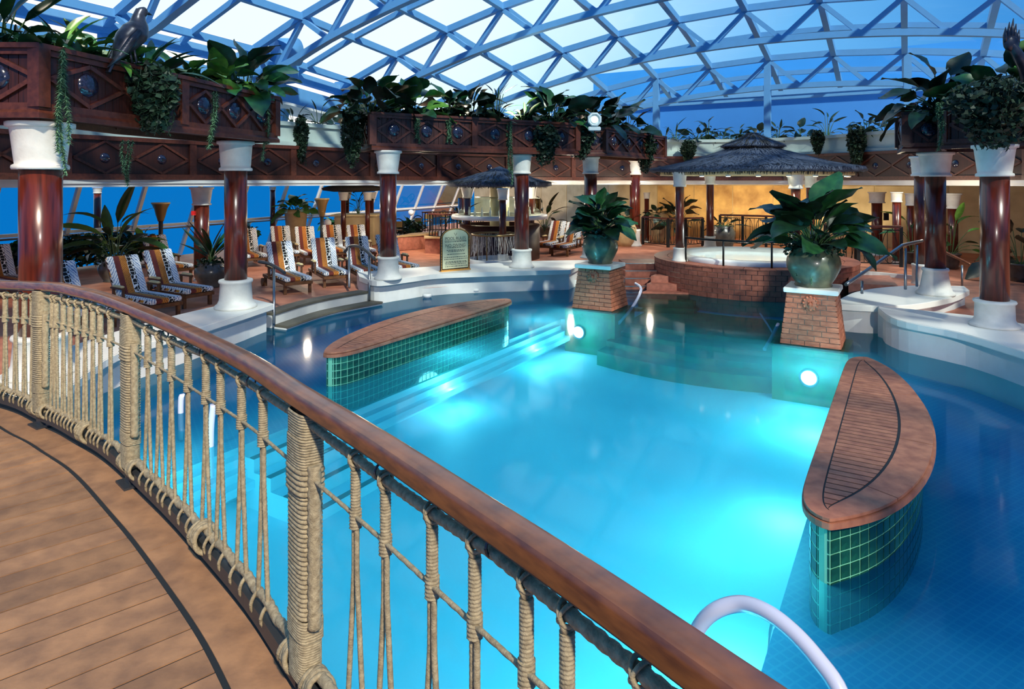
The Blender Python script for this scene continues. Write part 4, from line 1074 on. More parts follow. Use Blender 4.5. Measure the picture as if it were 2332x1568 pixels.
def make_lounger():
    t = thing('sun_lounger', '', 'sun lounger')
    fr = MB()
    for sx in (-.29, .29): fr.box((sx, -.02, .25), (.05, 1.92, .07))
    for y in (-.95, .28, .92): fr.box((0, y, .25), (.58, .05, .07))
    part('frame', fr, M['lounge'], t, bevel=.006)
    for sx in (-.28, .28):
        for y in (-.86, .80): part('leg', MB().box((sx, y, .11), (.06, .07, .22)), M['lounge'], t)
    for k in range(8): part('slat', MB().box((0, -.86 + .15 * k, .292), (.54, .09, .018)), M['lounge'], t)
    part('seat_cushion', MB().box((0, -.35, .345), (.61, 1.24, .09)), M['stripe'], t, bevel=.022)
    a = R(62); mt = Matrix.Rotation(a, 3, 'X')
    bc = Vector((0, .27, .34)) + mt @ Vector((0, .42, 0))
    part('back_frame', MB().box(bc - mt @ Vector((0, 0, .065)), (.58, .86, .035), m=mt), M['lounge'], t)
    cu = MB().box((0, 0, 0), (.61, .86, .09)).mesh('back_cushion', None, .022)
    o = link('back_cushion', cu, t, M['stripe'], bc, (a, 0, 0))
    for sx in (-1, 1):
        ar = part('armrest', MB().box((sx * .345, .12, .53), (.07, .46, .035)), M['lounge'], t, bevel=.008)
        for y in (-.06, .30): part('arm_post', MB().box((sx * .335, y, .38), (.04, .045, .28)), M['lounge'], ar)
        part('arm_pad', MB().box((sx * .345, .10, .565), (.085, .34, .045)), M['cream'], ar, bevel=.018)
        wm = MB(); wm.tube([(sx * .33, .80, .10), (sx * .37, .80, .10)], .10, 14); part('wheel', wm, M['lounge'], t)
    return t
proto = make_lounger()
LG = 'striped sun loungers round the pool'
lng = [((56, 640), (.85, -.53), 'sun lounger barely showing at the left edge beyond the thick column'),
       ((228, 706), (.85, -.53), 'sun lounger whose foot shows under the handrail at the far left'),
       ((380, 682), (.85, -.53), 'sun lounger half behind the curved handrail, nearest to the viewer'),
       ((456, 659), (.85, -.53), 'sun lounger just left of the second big column, cream arm pad in front'),
       ((681, 634), (.58, -.81), 'sun lounger right of the second big column, front row, left of the stair rail'),
       ((768, 621), (.48, -.88), 'sun lounger directly behind the left stair handrail post'),
       ((846, 616), (.45, -.89), 'sun lounger behind the arched stair handrail, left of the third column'),
       ((932, 606), (.55, -.83), 'sun lounger partly hidden by the third column, foot to its right'),
       ((415, 605), (.8, -.6), 'sun lounger in the back row left of the column with the alarm box'),
       ((586, 582), (.55, -.83), 'sun lounger in the back row mostly hidden by the second big column'),
       ((660, 574), (.5, -.86), 'back-row sun lounger third from the sea-side end, below the tan pot'),
       ((716, 576), (.48, -.88), 'back-row sun lounger right in front of the tall tan pot'),
       ((778, 570), (.45, -.89), 'back-row sun lounger below the right torch lamp'),
       ((836, 570), (.45, -.89), 'back-row sun lounger below the small dark thatch shelter'),
       ((1234, 555), (-.45, -.89), 'sun lounger by the beige wall, left of the pair behind the urn'),
       ((1272, 560), (-.45, -.89), 'sun lounger by the beige wall, right one of the pair next to the urn'),
       ((1150, 548), (-.45, -.89), 'sun lounger seen between the bar columns behind the rope hoop')]
for i, (px, h, lab) in enumerate(lng):
    o = proto if i == 0 else copy_tree(proto)
    f = G(px[0], px[1], Zd + .38); h = Vector((h[0], h[1], 0)).normalized()
    c = f - h * 1.0; o.location = (c.x, c.y, Zd); o.scale = (1.08, 1.03, 1.06); o.rotation_euler = (0, 0, math.atan2(-h.y, -h.x) - math.pi / 2)
    o['label'] = lab; o['group'] = LG

# ================================================================ PLANTS
def leaf_mesh(name, w, bend, fold, wavy, seed, tip=.75):
    rnd = random.Random(seed); N = 7; mb = MB(); vs = []; fs = []
    for i in range(N):
        t = i / (N - 1); y = math.sin(bend * t) / bend if bend else t; z = (math.cos(bend * t) - 1) / bend if bend else 0
        ww = w * math.sin(math.pi * min(1, t ** tip * .97 + .015)) ** .8 / 2
        for j, sgn in enumerate((-1, -.5, 0, .5, 1)):
            vs.append((ww * sgn, y, z + abs(sgn) * ww * fold + wavy * math.sin(t * 9 + sgn * 2 + seed) * abs(sgn) * w))
    for i in range(N - 1):
        for j in range(4): fs.append((i * 5 + j, i * 5 + j + 1, i * 5 + 6 + j, i * 5 + 5 + j))
    return mb.add(vs, fs, True).mesh(name)
LEAF = {'broad': [leaf_mesh('leaf', .62, b, .22, .07, i) for i, b in enumerate((.35, .7, 1.1))],
        'long': [leaf_mesh('leaf', .22, b, .35, .02, i + 5) for i, b in enumerate((.35, .7, 1.1))],
        'sword': [leaf_mesh('leaf', .12, b, .4, .0, i + 9, .6) for i, b in enumerate((.1, .35, .6))]}
leafcache = {}
def leafdata(kind, k, m):
    key = (kind, k, m)
    if key not in leafcache:
        me = LEAF[kind][k].copy(); me.name = 'leaf'; me.materials.append(M[m]); leafcache[key] = me
    return leafcache[key]
def grow(root, base, n, ln, H, spread, kind='broad', mats=('leaf',), seed=0, el0=88, el1=12, az0=0, azr=360, asparts=True, petr=.010):
    """stems and leaves rising from base (world point) under root"""
    rnd = random.Random(seed); st_ = MB(); bunch = MB(); off = root.location
    for i in range(n):
        t = (i + .5) / n; az = R(az0 + (azr * ((i * .381966) % 1.0)) + rnd.uniform(-12, 12)); el = R(el0 + (el1 - el0) * t ** .8 + rnd.uniform(-8, 8))
        pl = H * (.55 + .45 * rnd.random()) * (1 - .35 * t)
        d = Vector((math.cos(az) * math.cos(el), math.sin(az) * math.cos(el), math.sin(el)))
        b = Vector(base) + Vector((math.cos(az), math.sin(az), 0)) * spread * .12
        tip = b + Vector((d.x * spread, d.y * spread, d.z * pl))
        L_ = ln * rnd.uniform(.6, 1.28)
        le = el - R(rnd.uniform(12, 34)); mt = Matrix.Rotation(az - math.pi / 2, 3, 'Z') @ Matrix.Rotation(le, 3, 'X') @ Matrix.Rotation(rnd.uniform(-.85, .85), 3, 'Y')
        mid = b.lerp(tip, .55) + Vector((0, 0, pl * .10))
        st_.tube([b, mid, tip], petr, 5, cap=False)
        k = rnd.randrange(3); mm_ = mats[rnd.randrange(len(mats))]
        if asparts:
            link('leaf', leafdata(kind, k, mm_), root, None, tip - off, mt.to_euler(), L_)
        else:
            me = LEAF[kind][k]; bunch.add([tip + mt @ (v.co * L_) for v in me.vertices], [tuple(p.vertices) for p in me.polygons], True)
    part('stems', st_, M['stem'], root)
    if not asparts: part('leaves', bunch, M[mats[0]], root, kind='stuff')
def plant(label, base, n, ln, H, spread, name='leafy_plant', group=None, under=None, **k):
    t = thing(name, label, 'plant', Vector(base)[:], 0, group); grow(t, base, n, ln, H, spread, **k)
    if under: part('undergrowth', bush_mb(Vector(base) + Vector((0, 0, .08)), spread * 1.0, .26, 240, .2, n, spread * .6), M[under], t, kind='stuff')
    return t
def strand_mesh(top, length, width, needles, mw, seed, curl=.03):
    rnd = random.Random(seed); mb = MB(); nst = max(2, int(width / .045))
    for s in range(nst):
        a = rnd.uniform(0, 6.28); r = width * .5 * math.sqrt(rnd.random()); ln = length * rnd.uniform(.55, 1.0)
        p0 = Vector(top) + Vector((r * math.cos(a), r * math.sin(a), 0)); ph = rnd.uniform(0, 6)
        pt = lambda t: p0 + Vector((curl * math.sin(4 * t + ph) * (.5 + t) - r * math.cos(a) * t * .4, curl * math.cos(3 * t + ph) - r * math.sin(a) * t * .4, -ln * t))
        mb.tube([pt(i / 6) for i in range(7)], .006, 4, cap=False)
        for i in range(int(needles * ln)):
            p = pt(rnd.random()); az = rnd.uniform(0, 6.28); d = Vector((math.cos(az), math.sin(az), rnd.uniform(-.9, .1))) * mw; w_ = Vector((-d.y, d.x, 0)) * .30
            mb.add([p - w_ * .6, p + w_ * .6, p + d], [(0, 1, 2)])
    return mb
def ivy(label, top, length, width, seed=0):
    t = thing('hanging_ivy', label, 'plant', Vector(top)[:]); c = Vector(top)
    mb = bush_mb(c - Vector((0, 0, length * .30)), width * .52, length * .40, int(650 + 500 * width), .13, seed, width * .35)
    mb2 = bush_mb(c - Vector((0, 0, length * .62)), width * .34, length * .34, int(300 + 250 * width), .11, seed + 1, width * .25); mb.add(mb2.v, mb2.f)
    part('foliage', mb, M['vine'], t, kind='stuff'); part('strands', strand_mesh(c, length, width * .9, 60, .08, seed, .06), M['vine'], t, kind='stuff'); return t
def vine(label, top, length, width, m='moss', needles=420, mw=.06, seed=0, group=None, name='trailing_vine', curl=.03):
    t = thing(name, label, 'plant', Vector(top)[:], 0, group)
    part('strands', strand_mesh(top, length, width, needles, mw, seed, curl), M[m], t, kind='stuff'); return t
def bush_mb(c, rx, rz, n, s, seed, ry=None):
    rnd = random.Random(seed); mb = MB(); ry = ry or rx; c = Vector(c)
    for i in range(n):
        d = Vector((rnd.gauss(0, 1), rnd.gauss(0, 1), rnd.gauss(0, 1))).normalized() * rnd.random() ** .45
        p = c + Vector((d.x * rx, d.y * ry, d.z * rz)); u = Vector((rnd.gauss(0, 1), rnd.gauss(0, 1), rnd.gauss(0, .6))).normalized() * s * rnd.uniform(.6, 1.3); w_ = u.cross(Vector((rnd.gauss(0, 1), rnd.gauss(0, 1), rnd.gauss(0, 1)))).normalized() * s * .35
        mb.add([p - u * .5, p + w_, p + u * .5, p - w_], [(0, 1, 2, 3)])
    return mb
def pot_prof(r, h, kind='urn'):
    if kind == 'urn': return [(r * .66, 0), (r * .70, h * .03), (r * .66, h * .07), (r * .82, h * .25), (r * .97, h * .45), (r, h * .60), (r * .95, h * .76), (r * .80, h * .90), (r * .74, h * .95), (r * .80, h), (r * .70, h * .99), (r * .66, h * .86)]
    if kind == 'jar': return [(r * .62, 0), (r * .8, h * .2), (r * .98, h * .6), (r, h * .74), (r * .86, h * .90), (r * .80, h * .94), (r * .88, h), (r * .76, h * .99), (r * .7, h * .9)]
    return [(r * .72, 0), (r * .8, h * .3), (r * .96, h * .88), (r * 1.06, h * .9), (r * 1.06, h), (r * .92, h), (r * .88, h * .9)]
def potted(label, base, r, h, kind, m, n, ln, H, spread, skirt=0, **k):
    t = thing('potted_plant', label, 'plant', Vector(base)[:])
    part('pot', MB().lathe(pot_prof(r, h, kind), base, 28), M[m], t)
    part('soil', MB().lathe([(r * .68, h * .88), (.001, h * .90)], base, 16, cap=False), M['dark'], t)
    b = Vector(base) + Vector((0, 0, h * .92)); grow(t, b, n, ln, H, spread, **k)
    if skirt:
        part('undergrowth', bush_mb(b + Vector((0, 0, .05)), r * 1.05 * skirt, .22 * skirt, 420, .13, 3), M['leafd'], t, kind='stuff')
        for s_ in range(4):
            a = R(200 + 45 * s_); part('trailing_stem', strand_mesh(b + Vector((math.cos(a) * r * .8, math.sin(a) * r * .8, .05)), h * .95, .06, 90, .035, s_), M['moss'] if s_ % 2 else M['vine'], t, kind='stuff')
    return t
cl_ = UV(14.44, -6.24, 1.02); cr_ = UV(13.33, -1.50, 1.02)
potted('round green urn with broad dark leaves on the left brick pedestal', cl_, .42, .70, 'urn', 'pot', 46, .60, .80, .38, skirt=1, mats=('leaf', 'leafd', 'leaf'), seed=3, el1=26)
potted('round green urn with large wavy leaves on the right brick pedestal', cr_, .47, .72, 'urn', 'pot', 54, .72, .80, .55, skirt=1.15, mats=('leafd', 'leaf', 'leafd'), seed=5, el1=24)
potted('bulbous bronze pot with sword-shaped leaves left of the second big column', G(481, 651, Zd), .42, .64, 'urn', 'potd', 22, 1.15, .35, .18, skirt=.8, kind='urn', **{}) if False else None
def pot2(label, px, r, h, kind, m, n, ln, H, spread, lk='broad', z=Zd, skirt=0, **k):
    base = G(px[0], px[1], z); t = thing('potted_plant', label, 'plant', base[:])
    part('pot', MB().lathe(pot_prof(r, h, kind), base, 24), M[m], t); part('soil', MB().lathe([(r * .68, h * .88), (.001, h * .90)], base, 14, cap=False), M['dark'], t)
    b = base + Vector((0, 0, h * .92)); grow(t, b, n, ln, H, spread, kind=lk, **k)
    if skirt: part('undergrowth', bush_mb(b, r * skirt, .2 * skirt, 260, .12, 4), M['leafd'], t, kind='stuff')
    return t
pot2('bulbous bronze pot with sword-shaped leaves left of the second big column', (481, 652), .42, .64, 'urn', 'potd', 20, 1.05, .45, .14, 'sword', skirt=1.0, mats=('leaf', 'leafd'), seed=11, el1=55)
pot2('brown pot with tall banana-like leaves behind the nearest loungers', (262, 640), .42, .6, 'urn', 'potd', 18, 1.15, 1.25, .50, 'long', skirt=1.2, mats=('leaf', 'leafd', 'leafl'), seed=13, el1=25)
pot2('tall tan pot with bushy green plant behind the back row of loungers', (674, 560), .48, 1.55, 'tub', 'pott', 26, .62, .55, .42, mats=('leaf', 'leafl'), seed=17)
pot2('large tan jar behind the left brick pedestal with a dark plant', (1424, 560), .52, 1.05, 'jar', 'pott', 14, .5, .4, .3, mats=('leafd',), seed=19)
pot2('tan jar with dark bowl plant behind the balustrade', (1502, 552), .45, 1.35, 'jar', 'pott', 18, .5, .3, .5, mats=('leafd',), seed=23, el1=0)
pot2('dark jar with spiky plant behind the hot tub balustrade', (1645, 572), .50, 1.0, 'jar', 'potd', 18, .6, .35, .4, 'long', mats=('leafd',), seed=29)
pot2('tall dark plant with drooping leaves against the beige wall by the bar', (1240, 540), .3, .5, 'tub', 'potd', 18, .85, 1.5, .6, 'long', mats=('leafd', 'leaf'), seed=31, el1=5)
pot2('tall glossy plant beside the dark column at the stair handrail', (2165, 612), .28, .5, 'tub', 'potd', 14, .75, 1.2, .55, 'long', mats=('leaf', 'leafl'), seed=37, el1=5)
pot2('dark leafy plant at the far right edge behind the last column', (2325, 640), .35, .5, 'tub', 'potd', 18, .7, 1.2, .6, mats=('leafd',), seed=41, el1=0)
pot2('palm with drooping pale-tipped leaves left of the dark column', (2078, 600), .25, .4, 'tub', 'potd', 9, .8, 1.5, .4, 'long', mats=('leaf', 'leafl'), seed=43, el1=10)
plant('dark tree-like plant behind the gazebo column at the right of the tan jar', G(1545, 556, Zd) + Vector((0, 0, .6)), 18, .7, 1.5, .5, mats=('leafd',), seed=47, kind='broad')
plant('small potted-looking yucca on the far thatched bar counter', P(816, 487, 29), 16, .55, .9, .22, mats=('leaf', 'leafd'), seed=51, kind='sword')
plant('drooping plant left of the thatched bar by the sea windows', G(1048, 510, 1.0), 14, .7, .9, .4, mats=('leafd', 'leaf'), seed=53, kind='long')
# garden beds with low greenery along the sea windows
for i, (x, y, rx, rz, lab) in enumerate(((25, 640, 1.1, .45, 'low dark shrub at the far left behind the thick column'), (185, 612, .8, .5, 'low green shrub right of the thick left column'), (255, 590, .8, .45, 'low green shrub under the banana-leaved plant'), (320, 600, .6, .45, 'low shrub between banana-leaved plant and lounger'),
                                       (560, 560, .5, .4, 'small shrub behind the second big column'), (755, 535, .45, .35, 'small shrub below the right torch lamp'), (930, 540, .9, .35, 'leafy ground plants in the pale pink planter'), (860, 545, .6, .4, 'shrub left of the third column by the loungers'))):
    c = G(x, y, Zd) + Vector((0, 0, rz + .1)); t = thing('garden_shrub', lab, 'shrub', (c.x, c.y, Zd))
    part('foliage', bush_mb(c, rx, rz, 700, .20, i), M['leaf' if i % 2 else 'leafd'], t, kind='stuff')
    grow(t, c + Vector((0, 0, .0)), 14, .42, .4, .35, asparts=True, mats=('leaf', 'leafl'), seed=60 + i, kind='broad')
# plants in the planter boxes
def on(a, b, f, inset, z): 
    p = a.lerp(b, f); d = (b - a).normalized(); return Vector((p.x - d.y * inset, p.y + d.x * inset, z))
g1 = (Vector((-5.62, 8.05, 0)), Vector((-4.6, 12.75, 0))); zp = ZP1 - .06
PG1 = 'plants in the long planter with the bird'
for i, (p, n_, ln, H, sp, kd, ms, lab) in enumerate((
    (Vector((-7.6, 8.3, zp)), 16, .8, .7, .5, 'broad', ('leafd', 'leaf'), 'large dark leaves at the left edge of the long planter'),
    (Vector((-6.5, 8.35, zp)), 18, .75, .8, .5, 'long', ('leafd', 'leaf'), 'tall-stemmed plant over the planter corner at the upper left'),
    (on(*g1, .12, .5, zp), 16, .65, .35, .5, 'long', ('leafl', 'leaf'), 'bright green spreading leaves left of the bird'),
    (on(*g1, .27, .6, zp), 16, .6, .5, .5, 'long', ('leaf', 'leafl'), 'green leaves directly behind the bird'),
    (on(*g1, .42, .5, zp), 18, .6, .45, .5, 'long', ('leafd', 'leaf'), 'feathery dark leaves right of the bird'),
    (on(*g1, .63, .5, zp), 14, .45, .45, .35, 'broad', ('leafl', 'leafl', 'leaf'), 'sunlit pale plant by the planter lamp'),
    (on(*g1, .80, .45, zp), 14, .5, .4, .4, 'broad', ('leaf', 'leafl'), 'mid-green plant between lamp and the planter end'),
    (on(*g1, .93, .4, zp), 20, .62, .75, .5, 'broad', ('leafd', 'leaf'), 'big dark plant at the far end of the long planter'))):
    plant(lab, p, int(n_ * 1.6), ln, H, sp, kind=kd, mats=ms, seed=70 + i, group=PG1, el1=20, under=ms[-1])
g2 = (Vector((-3.35, 15.75, 0)), Vector((1.95, 18.9, 0)))
PG2 = 'plants in the centre planter box'
for i, (f, n_, ln, H, sp, kd, ms, lab) in enumerate((
    (.02, 24, .65, .85, .75, 'broad', ('leafd', 'leafd', 'leaf'), 'big dark plant at the left end of the centre planter'),
    (.20, 14, .65, .95, .4, 'broad', ('leafl', 'leaf'), 'bright lit plant with one tall leaf in the centre planter'),
    (.36, 14, .55, .7, .4, 'broad', ('leaf', 'leafd'), 'mid-green plant right of the bright lit one'),
    (.47, 18, .6, .75, .45, 'broad', ('leafd',), 'dark plant in the middle of the centre planter'),
    (.60, 12, .5, 1.25, .35, 'sword', ('leaf', 'leafd'), 'tall thin-stemmed plant against the bright roof'),
    (.74, 14, .45, .6, .4, 'long', ('leafl', 'leaf'), 'yellow-green plant by the right lamp of the centre planter'),
    (.90, 22, .7, .95, .6, 'broad', ('leafd', 'leaf'), 'tall rounded-leaf plant at the right end of the centre planter'))):
    plant(lab, on(*g2, f, .5, zp), int(n_ * 1.6), ln, H, sp, kind=kd, mats=ms, seed=90 + i, group=PG2, el1=18, under='leafd')
g3 = (Vector((2.75, 19.5, 0)), Vector((4.6, 22.4, 0)))
for i, (f, lab) in enumerate(((.0, 'dark plant just left of the white floodlight'), (.35, 'dark broad plant right of the white floodlight'), (.8, 'dark plant at the far end of the floodlight planter'))):
    plant(lab, on(*g3, f, .5, zp - .05), 20, .75, .85, .6, kind='broad', mats=('leafd',), seed=110 + i, el1=15, under='leafd')
g4 = (Vector((8.20, 12.5, 0)), Vector((9.6, 10.2, 0)))
for i, (f, lab, ms, n_) in enumerate(((-.1, 'dark sprawling plant at the left end of the upper right planter', ('leafd',), 24), (.3, 'dark leaves with one big pale leaf above the upper right planter', ('leafd', 'leafd', 'leaf'), 26), (.72, 'sunlit leaves at the right edge of the upper right planter', ('leafl', 'leaf'), 18))):
    plant(lab, on(*g4, f, .5, EYE + 1.32), int(n_ * 1.5), .62, .8, .6, kind='broad', mats=ms, seed=120 + i, el1=5, under='leafd')
# trailing plants
FZ = lambda x, y, Z: P(x, y, Z)
for i, (x, y0, y1, Z, wd, m, lab) in enumerate((
    (140, 112, 388, 7.95, .16, 'moss', 'long pale trailing succulent at the planter corner, upper left'),
    (290, 318, 410, 12.6, .17, 'moss', 'pale trailing strand below the long planter, second from the left'),
    (483, 208, 392, 10.6, .13, 'moss', 'pale trailing strand left of the second column capital'),
    (602, 220, 350, 12.4, .16, 'moss', 'pale trailing strand at the far corner of the long planter'),
    (952, 268, 322, 16.2, .16, 'moss', 'short pale strand at the left of the centre planter'),
    (1022, 270, 322, 16.7, .16, 'moss', 'short pale strand in the middle of the centre planter'),
    (1160, 277, 402, 17.6, .16, 'moss', 'long pale strand left of the fourth column capital'),
    (2142, 232, 345, 12.2, .14, 'moss', 'grey strand at the corner of the upper right planter'))):
    vine(lab, FZ(x, y0, Z), (y1 - y0) / F * Z * 1.15, wd, m, seed=i, mw=.065)
for i, (x, y0, y1, Z, wd, lab) in enumerate((
    (345, 160, 300, 9.3, .75, 'thick dark ivy hanging below the bird'),
    (802, 268, 375, 16.2, .55, 'dark ivy curtain at the left end of the centre planter'),
    (1238, 288, 372, 18.2, .85, 'big dark ivy curtain at the right end of the centre planter'),
    (1325, 285, 360, 19.1, .75, 'dark ivy curtain below the white floodlight'),
    (1470, 300, 390, 22.4, .75, 'dark ivy at the far end of the floodlight planter'),
    (686, 270, 368, 19.9, .42, 'narrow dark ivy over the white gallery trough at the left'),
    (1568, 322, 372, 27.6, .65, 'dark ivy over the gallery trough left of the gazebo'),
    (1862, 300, 350, 25.4, .5, 'thin ivy over the gallery trough right of the gazebo'),
    (1950, 292, 380, 23.9, .7, 'black ivy over the gallery trough near the upper right planter'),
    (2270, 190, 330, 10.4, 1.5, 'large black ivy mass covering the upper right planter'))):
    ivy(lab, FZ(x, y0, Z), (y1 - y0) / F * Z * 1.1, wd, seed=30 + i)
# row of small dark plants along the gallery trough
TG = 'small plants along the gallery trough'
for i, (x, Z, H, kd, lab) in enumerate(((655, 19.9, .45, 'long', 'gallery plant right of the long planter end'), (713, 20.6, .75, 'sword', 'spiky gallery bush left of the centre planter'), (770, 21.4, .35, 'broad', 'low gallery plant just left of the centre planter'),
    (1520, 28.2, .45, 'long', 'gallery plant right of the first roof post'), (1545, 28.2, .7, 'sword', 'spiky gallery plant beside the first roof post'), (1595, 28.3, .6, 'broad', 'light gallery plant right of the ivy, first'), (1620, 28.2, 1.0, 'long', 'tall dark gallery bush left of the gazebo peak'), (1655, 28, .45, 'broad', 'low gallery bush left of the gazebo peak'), (1692, 27.8, .55, 'long', 'dark gallery bush just behind the gazebo peak'),
    (1738, 27.5, .55, 'broad', 'gallery plant beside the second roof post'), (1785, 27.2, .6, 'long', 'gallery plant right of the second roof post'), (1832, 26.6, .5, 'broad', 'low gallery bush third from the right'), (1900, 25.4, 1.05, 'long', 'tall dark gallery bush near the upper right planter'), (1992, 23.8, .6, 'broad', 'gallery bush left of the upper right planter'), (2035, 23.0, .5, 'broad', 'gallery bush touching the upper right planter'))):
    b = Vector(((x - CX) / F * Z, Z, 4.70)); b = b + Vector((0, .55, 0))
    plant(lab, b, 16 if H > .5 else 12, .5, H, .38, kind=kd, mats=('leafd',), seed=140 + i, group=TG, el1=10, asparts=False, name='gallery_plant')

# ================================================================ BIRD STATUES
def bird(label, base, h, rz, wing=False):
    t = thing('bird_statue', label, 'statue', Vector(base)[:], rz)
    s = h
    sp = [(0, .36, -.06), (0, .30, .04), (0, .22, .19), (0, .12, .36), (0, .0, .51), (0, -.06, .64), (0, -.07, .75), (0, -.09, .84), (0, -.13, .92), (0, -.12, .98)]
    rr = [.03, .07, .14, .20, .215, .17, .115, .095, .10, .045]
    pts = catmull([Vector(p) * s for p in sp], 4); rs = []
    for i in range(len(rr) - 1): rs += [(rr[i] + (rr[i + 1] - rr[i]) * k / 4) * s for k in range(4)]
    rs.append(rr[-1] * s)
    part('body', MB().tube(pts, rs, 16), M['bronze'], t, local=True)
    bk = part('beak', MB().lathe([(.035 * s, 0), (.028 * s, .03 * s), (.003, .10 * s)], (0, 0, 0), 8), M['iron'], t, local=True)
    bk.location = (0, -.21 * s, .90 * s); bk.rotation_euler = (R(100), 0, 0)
    for sx in (-1, 1):
        wg = MB()
        for k in range(6):
            a = Vector((sx * (.20 - .008 * k), .02 + .02 * k, .52 - .045 * k)) * s; b = Vector((sx * (.12 - .012 * k), .32 + .03 * k, .10 - .05 * k)) * s
            wg.tube([a, a.lerp(b, .5) + Vector((sx * .03 * s, 0, 0)), b], [.05 * s, .06 * s, .012 * s], 8)
        part('wing', wg, M['bronze'], t, local=True)
        part('eye', MB().ball((sx * .09 * s, -.15 * s, .93 * s), .014 * s, 8, 6), M['iron'], t, local=True)
        lg_ = MB().tube([(sx * .07 * s, .06 * s, .34 * s), (sx * .07 * s, .02 * s, .10 * s), (sx * .07 * s, 0, 0)], .022 * s, 6)
        for a in (-.5, 0, .5): lg_.tube([(sx * .07 * s, 0, .012 * s), (sx * .07 * s + .07 * s * math.sin(a), -.07 * s * math.cos(a), .008 * s)], .012 * s, 5)
        part('leg', lg_, M['bronze'], t, local=True)
    part('tail', MB().add([Vector(p) * s for p in ((-.05, .36, .0), (.05, .36, .0), (.07, .46, -.22), (-.07, .46, -.22), (-.05, .33, -.02), (.05, .33, -.02), (.07, .43, -.23), (-.07, .43, -.23))], [(0, 1, 2, 3), (7, 6, 5, 4), (0, 4, 5, 1), (1, 5, 6, 2), (2, 6, 7, 3), (3, 7, 4, 0)]), M['bronze'], t, local=True)
    return t
bb = P(306, 142, 9.05); bird('grey bird statue perched on the edge of the long planter', (bb.x, bb.y, ZP1 + .03), .80, R(-212))
# raised wing of a second statue at the upper right corner
wt_ = thing('wing_statue', 'dark bronze raised wing with finger-like feathers at the right edge', 'statue', P(2335, 215, 10.6)[:])
b0 = P(2334, 150, 10.6)
part('wing_arm', MB().tube(catmull([P(2345, 215, 10.7), P(2338, 165, 10.65), P(2318, 125, 10.6), P(2302, 100, 10.6)], 5), [.12 - .004 * i for i in range(16)], 12), M['bronze'], wt_)
part('palm', MB().ball(P(2303, 98, 10.6), .13, 12, 8, (1, .5, 1.1)), M['bronze'], wt_)
for i, (x0, x1, y1) in enumerate(((2290, 2290, 62), (2296, 2299, 50), (2303, 2308, 42), (2310, 2314, 54), (2317, 2321, 68))):
    part('feather', MB().tube([P(x0, 98, 10.6), P((x0 + x1) / 2 - 1, (98 + y1) / 2, 10.58), P(x1, y1, 10.6)], [.035, .032, .006], 7), M['bronze'], wt_)
# ================================================================ FLOODLIGHT
fl_ = thing('floodlight', 'white octagonal floodlight with a glowing lens on the planter corner', 'lamp', P(1354, 290, 18.9)[:])
fm = MB().lathe([(.12, -.16), (.19, -.12), (.215, 0), (.19, .03), (.15, .03), (.145, -.02)], (0, 0, 0), 8); p_ = P(1354, 272, 18.7)
o = part('housing', fm, M['lampwhite'], fl_, local=True); o.location = p_ - fl_.location; o.rotation_euler = (R(90), R(22.5), 0)
o = part('lens', MB().lathe([(.10, .0), (.001, .012)], (0, 0, 0), 16, cap=False), M['glowsoft'], fl_, local=True); o.location = p_ - fl_.location + Vector((0, -.012, 0)); o.rotation_euler = (R(90), 0, 0)
part('bracket', MB().box(p_ + Vector((0, .05, -.26)), (.36, .12, .12)), M['lampwhite'], fl_, bevel=.02)
# ================================================================ TORCH LAMPS
for x, yt, yb, Z, lab in ((366, 463, 597, 21.5, 'torch-shaped lamp on a pole left of the alarm column'), (733, 453, 560, 25.5, 'torch-shaped lamp on a pole by the small dark shelter')):
    X = (x - CX) / F * Z; zt2, zl = zat(yt, Z), zat(yt + 37, Z); t = thing('torch_lamp', lab, 'lamp', (X, Z, Zd), 0, 'torch lamps by the sea windows')
    part('pole', MB().tube([(X, Z, Zd), (X, Z, zl)], .07, 10), M['dsteel'], t); H_ = zt2 - zl
    part('cup', MB().lathe([(.09, zl - .05), (.10, zl), (.15, zl + H_ * .3), (.19, zl + H_ * .65), (.27, zl + H_ * .97), (.27, zt2), (.24, zt2)], (X, Z, 0), 20), M['gold'], t)
    part('rim', MB().lathe([(.24, zt2 - .01), (.285, zt2 - .01), (.285, zt2 + .03), (.24, zt2 + .03)], (X, Z, 0), 20), M['cream'], t)

# ================================================================ POOL RULES SIGN
sg = thing('pool_rules_sign', 'arched cream sign headed POOL RULES on the white ledge', 'sign', G(1039, 617, LZ)[:])
sb = G(1003, 619, LZ); se = G(1070, 613, LZ); sd_ = (se - sb).normalized(); sw = (se - sb).length; sn = Vector((sd_.y, -sd_.x, 0)); sc_ = (sb + se) / 2
hs_, arch = sw * .98, sw * .27
def arch_pts(w_, h0, rise, b0=0, N=14): return [(-w_ / 2, b0), (w_ / 2, b0)] + [(w_ / 2 * math.cos(math.pi * i / N), h0 + rise * math.sin(math.pi * i / N)) for i in range(N + 1)]
def plate(nm, pts, y0, y1, m, parent):
    vs = [sc_ + sd_ * x + sn * y + Vector((0, 0, z)) for y in (y0, y1) for x, z in pts]; n_ = len(pts)
    return part(nm, MB().add(vs, [tuple(range(n_ - 1, -1, -1)), tuple(range(n_, 2 * n_))] + [(i, (i + 1) % n_, (i + 1) % n_ + n_, i + n_) for i in range(n_)]), m, parent)
plate('backing', arch_pts(sw, hs_, arch), -.03, .0, M['iron'], sg)
plate('face', arch_pts(sw * .86, hs_, arch * .88, .07), .0, .008, M['signface'], sg)
bd_ = arch_pts(sw * .935, hs_, arch * .95, .035, 22); bd2 = []
bdp = [Vector((x, z, 0)) for x, z in bd_]; bdp = resample(bdp + [bdp[0]], .042)
mgold = mat('gold_border_bead', lin(220, 160, 80), .4)
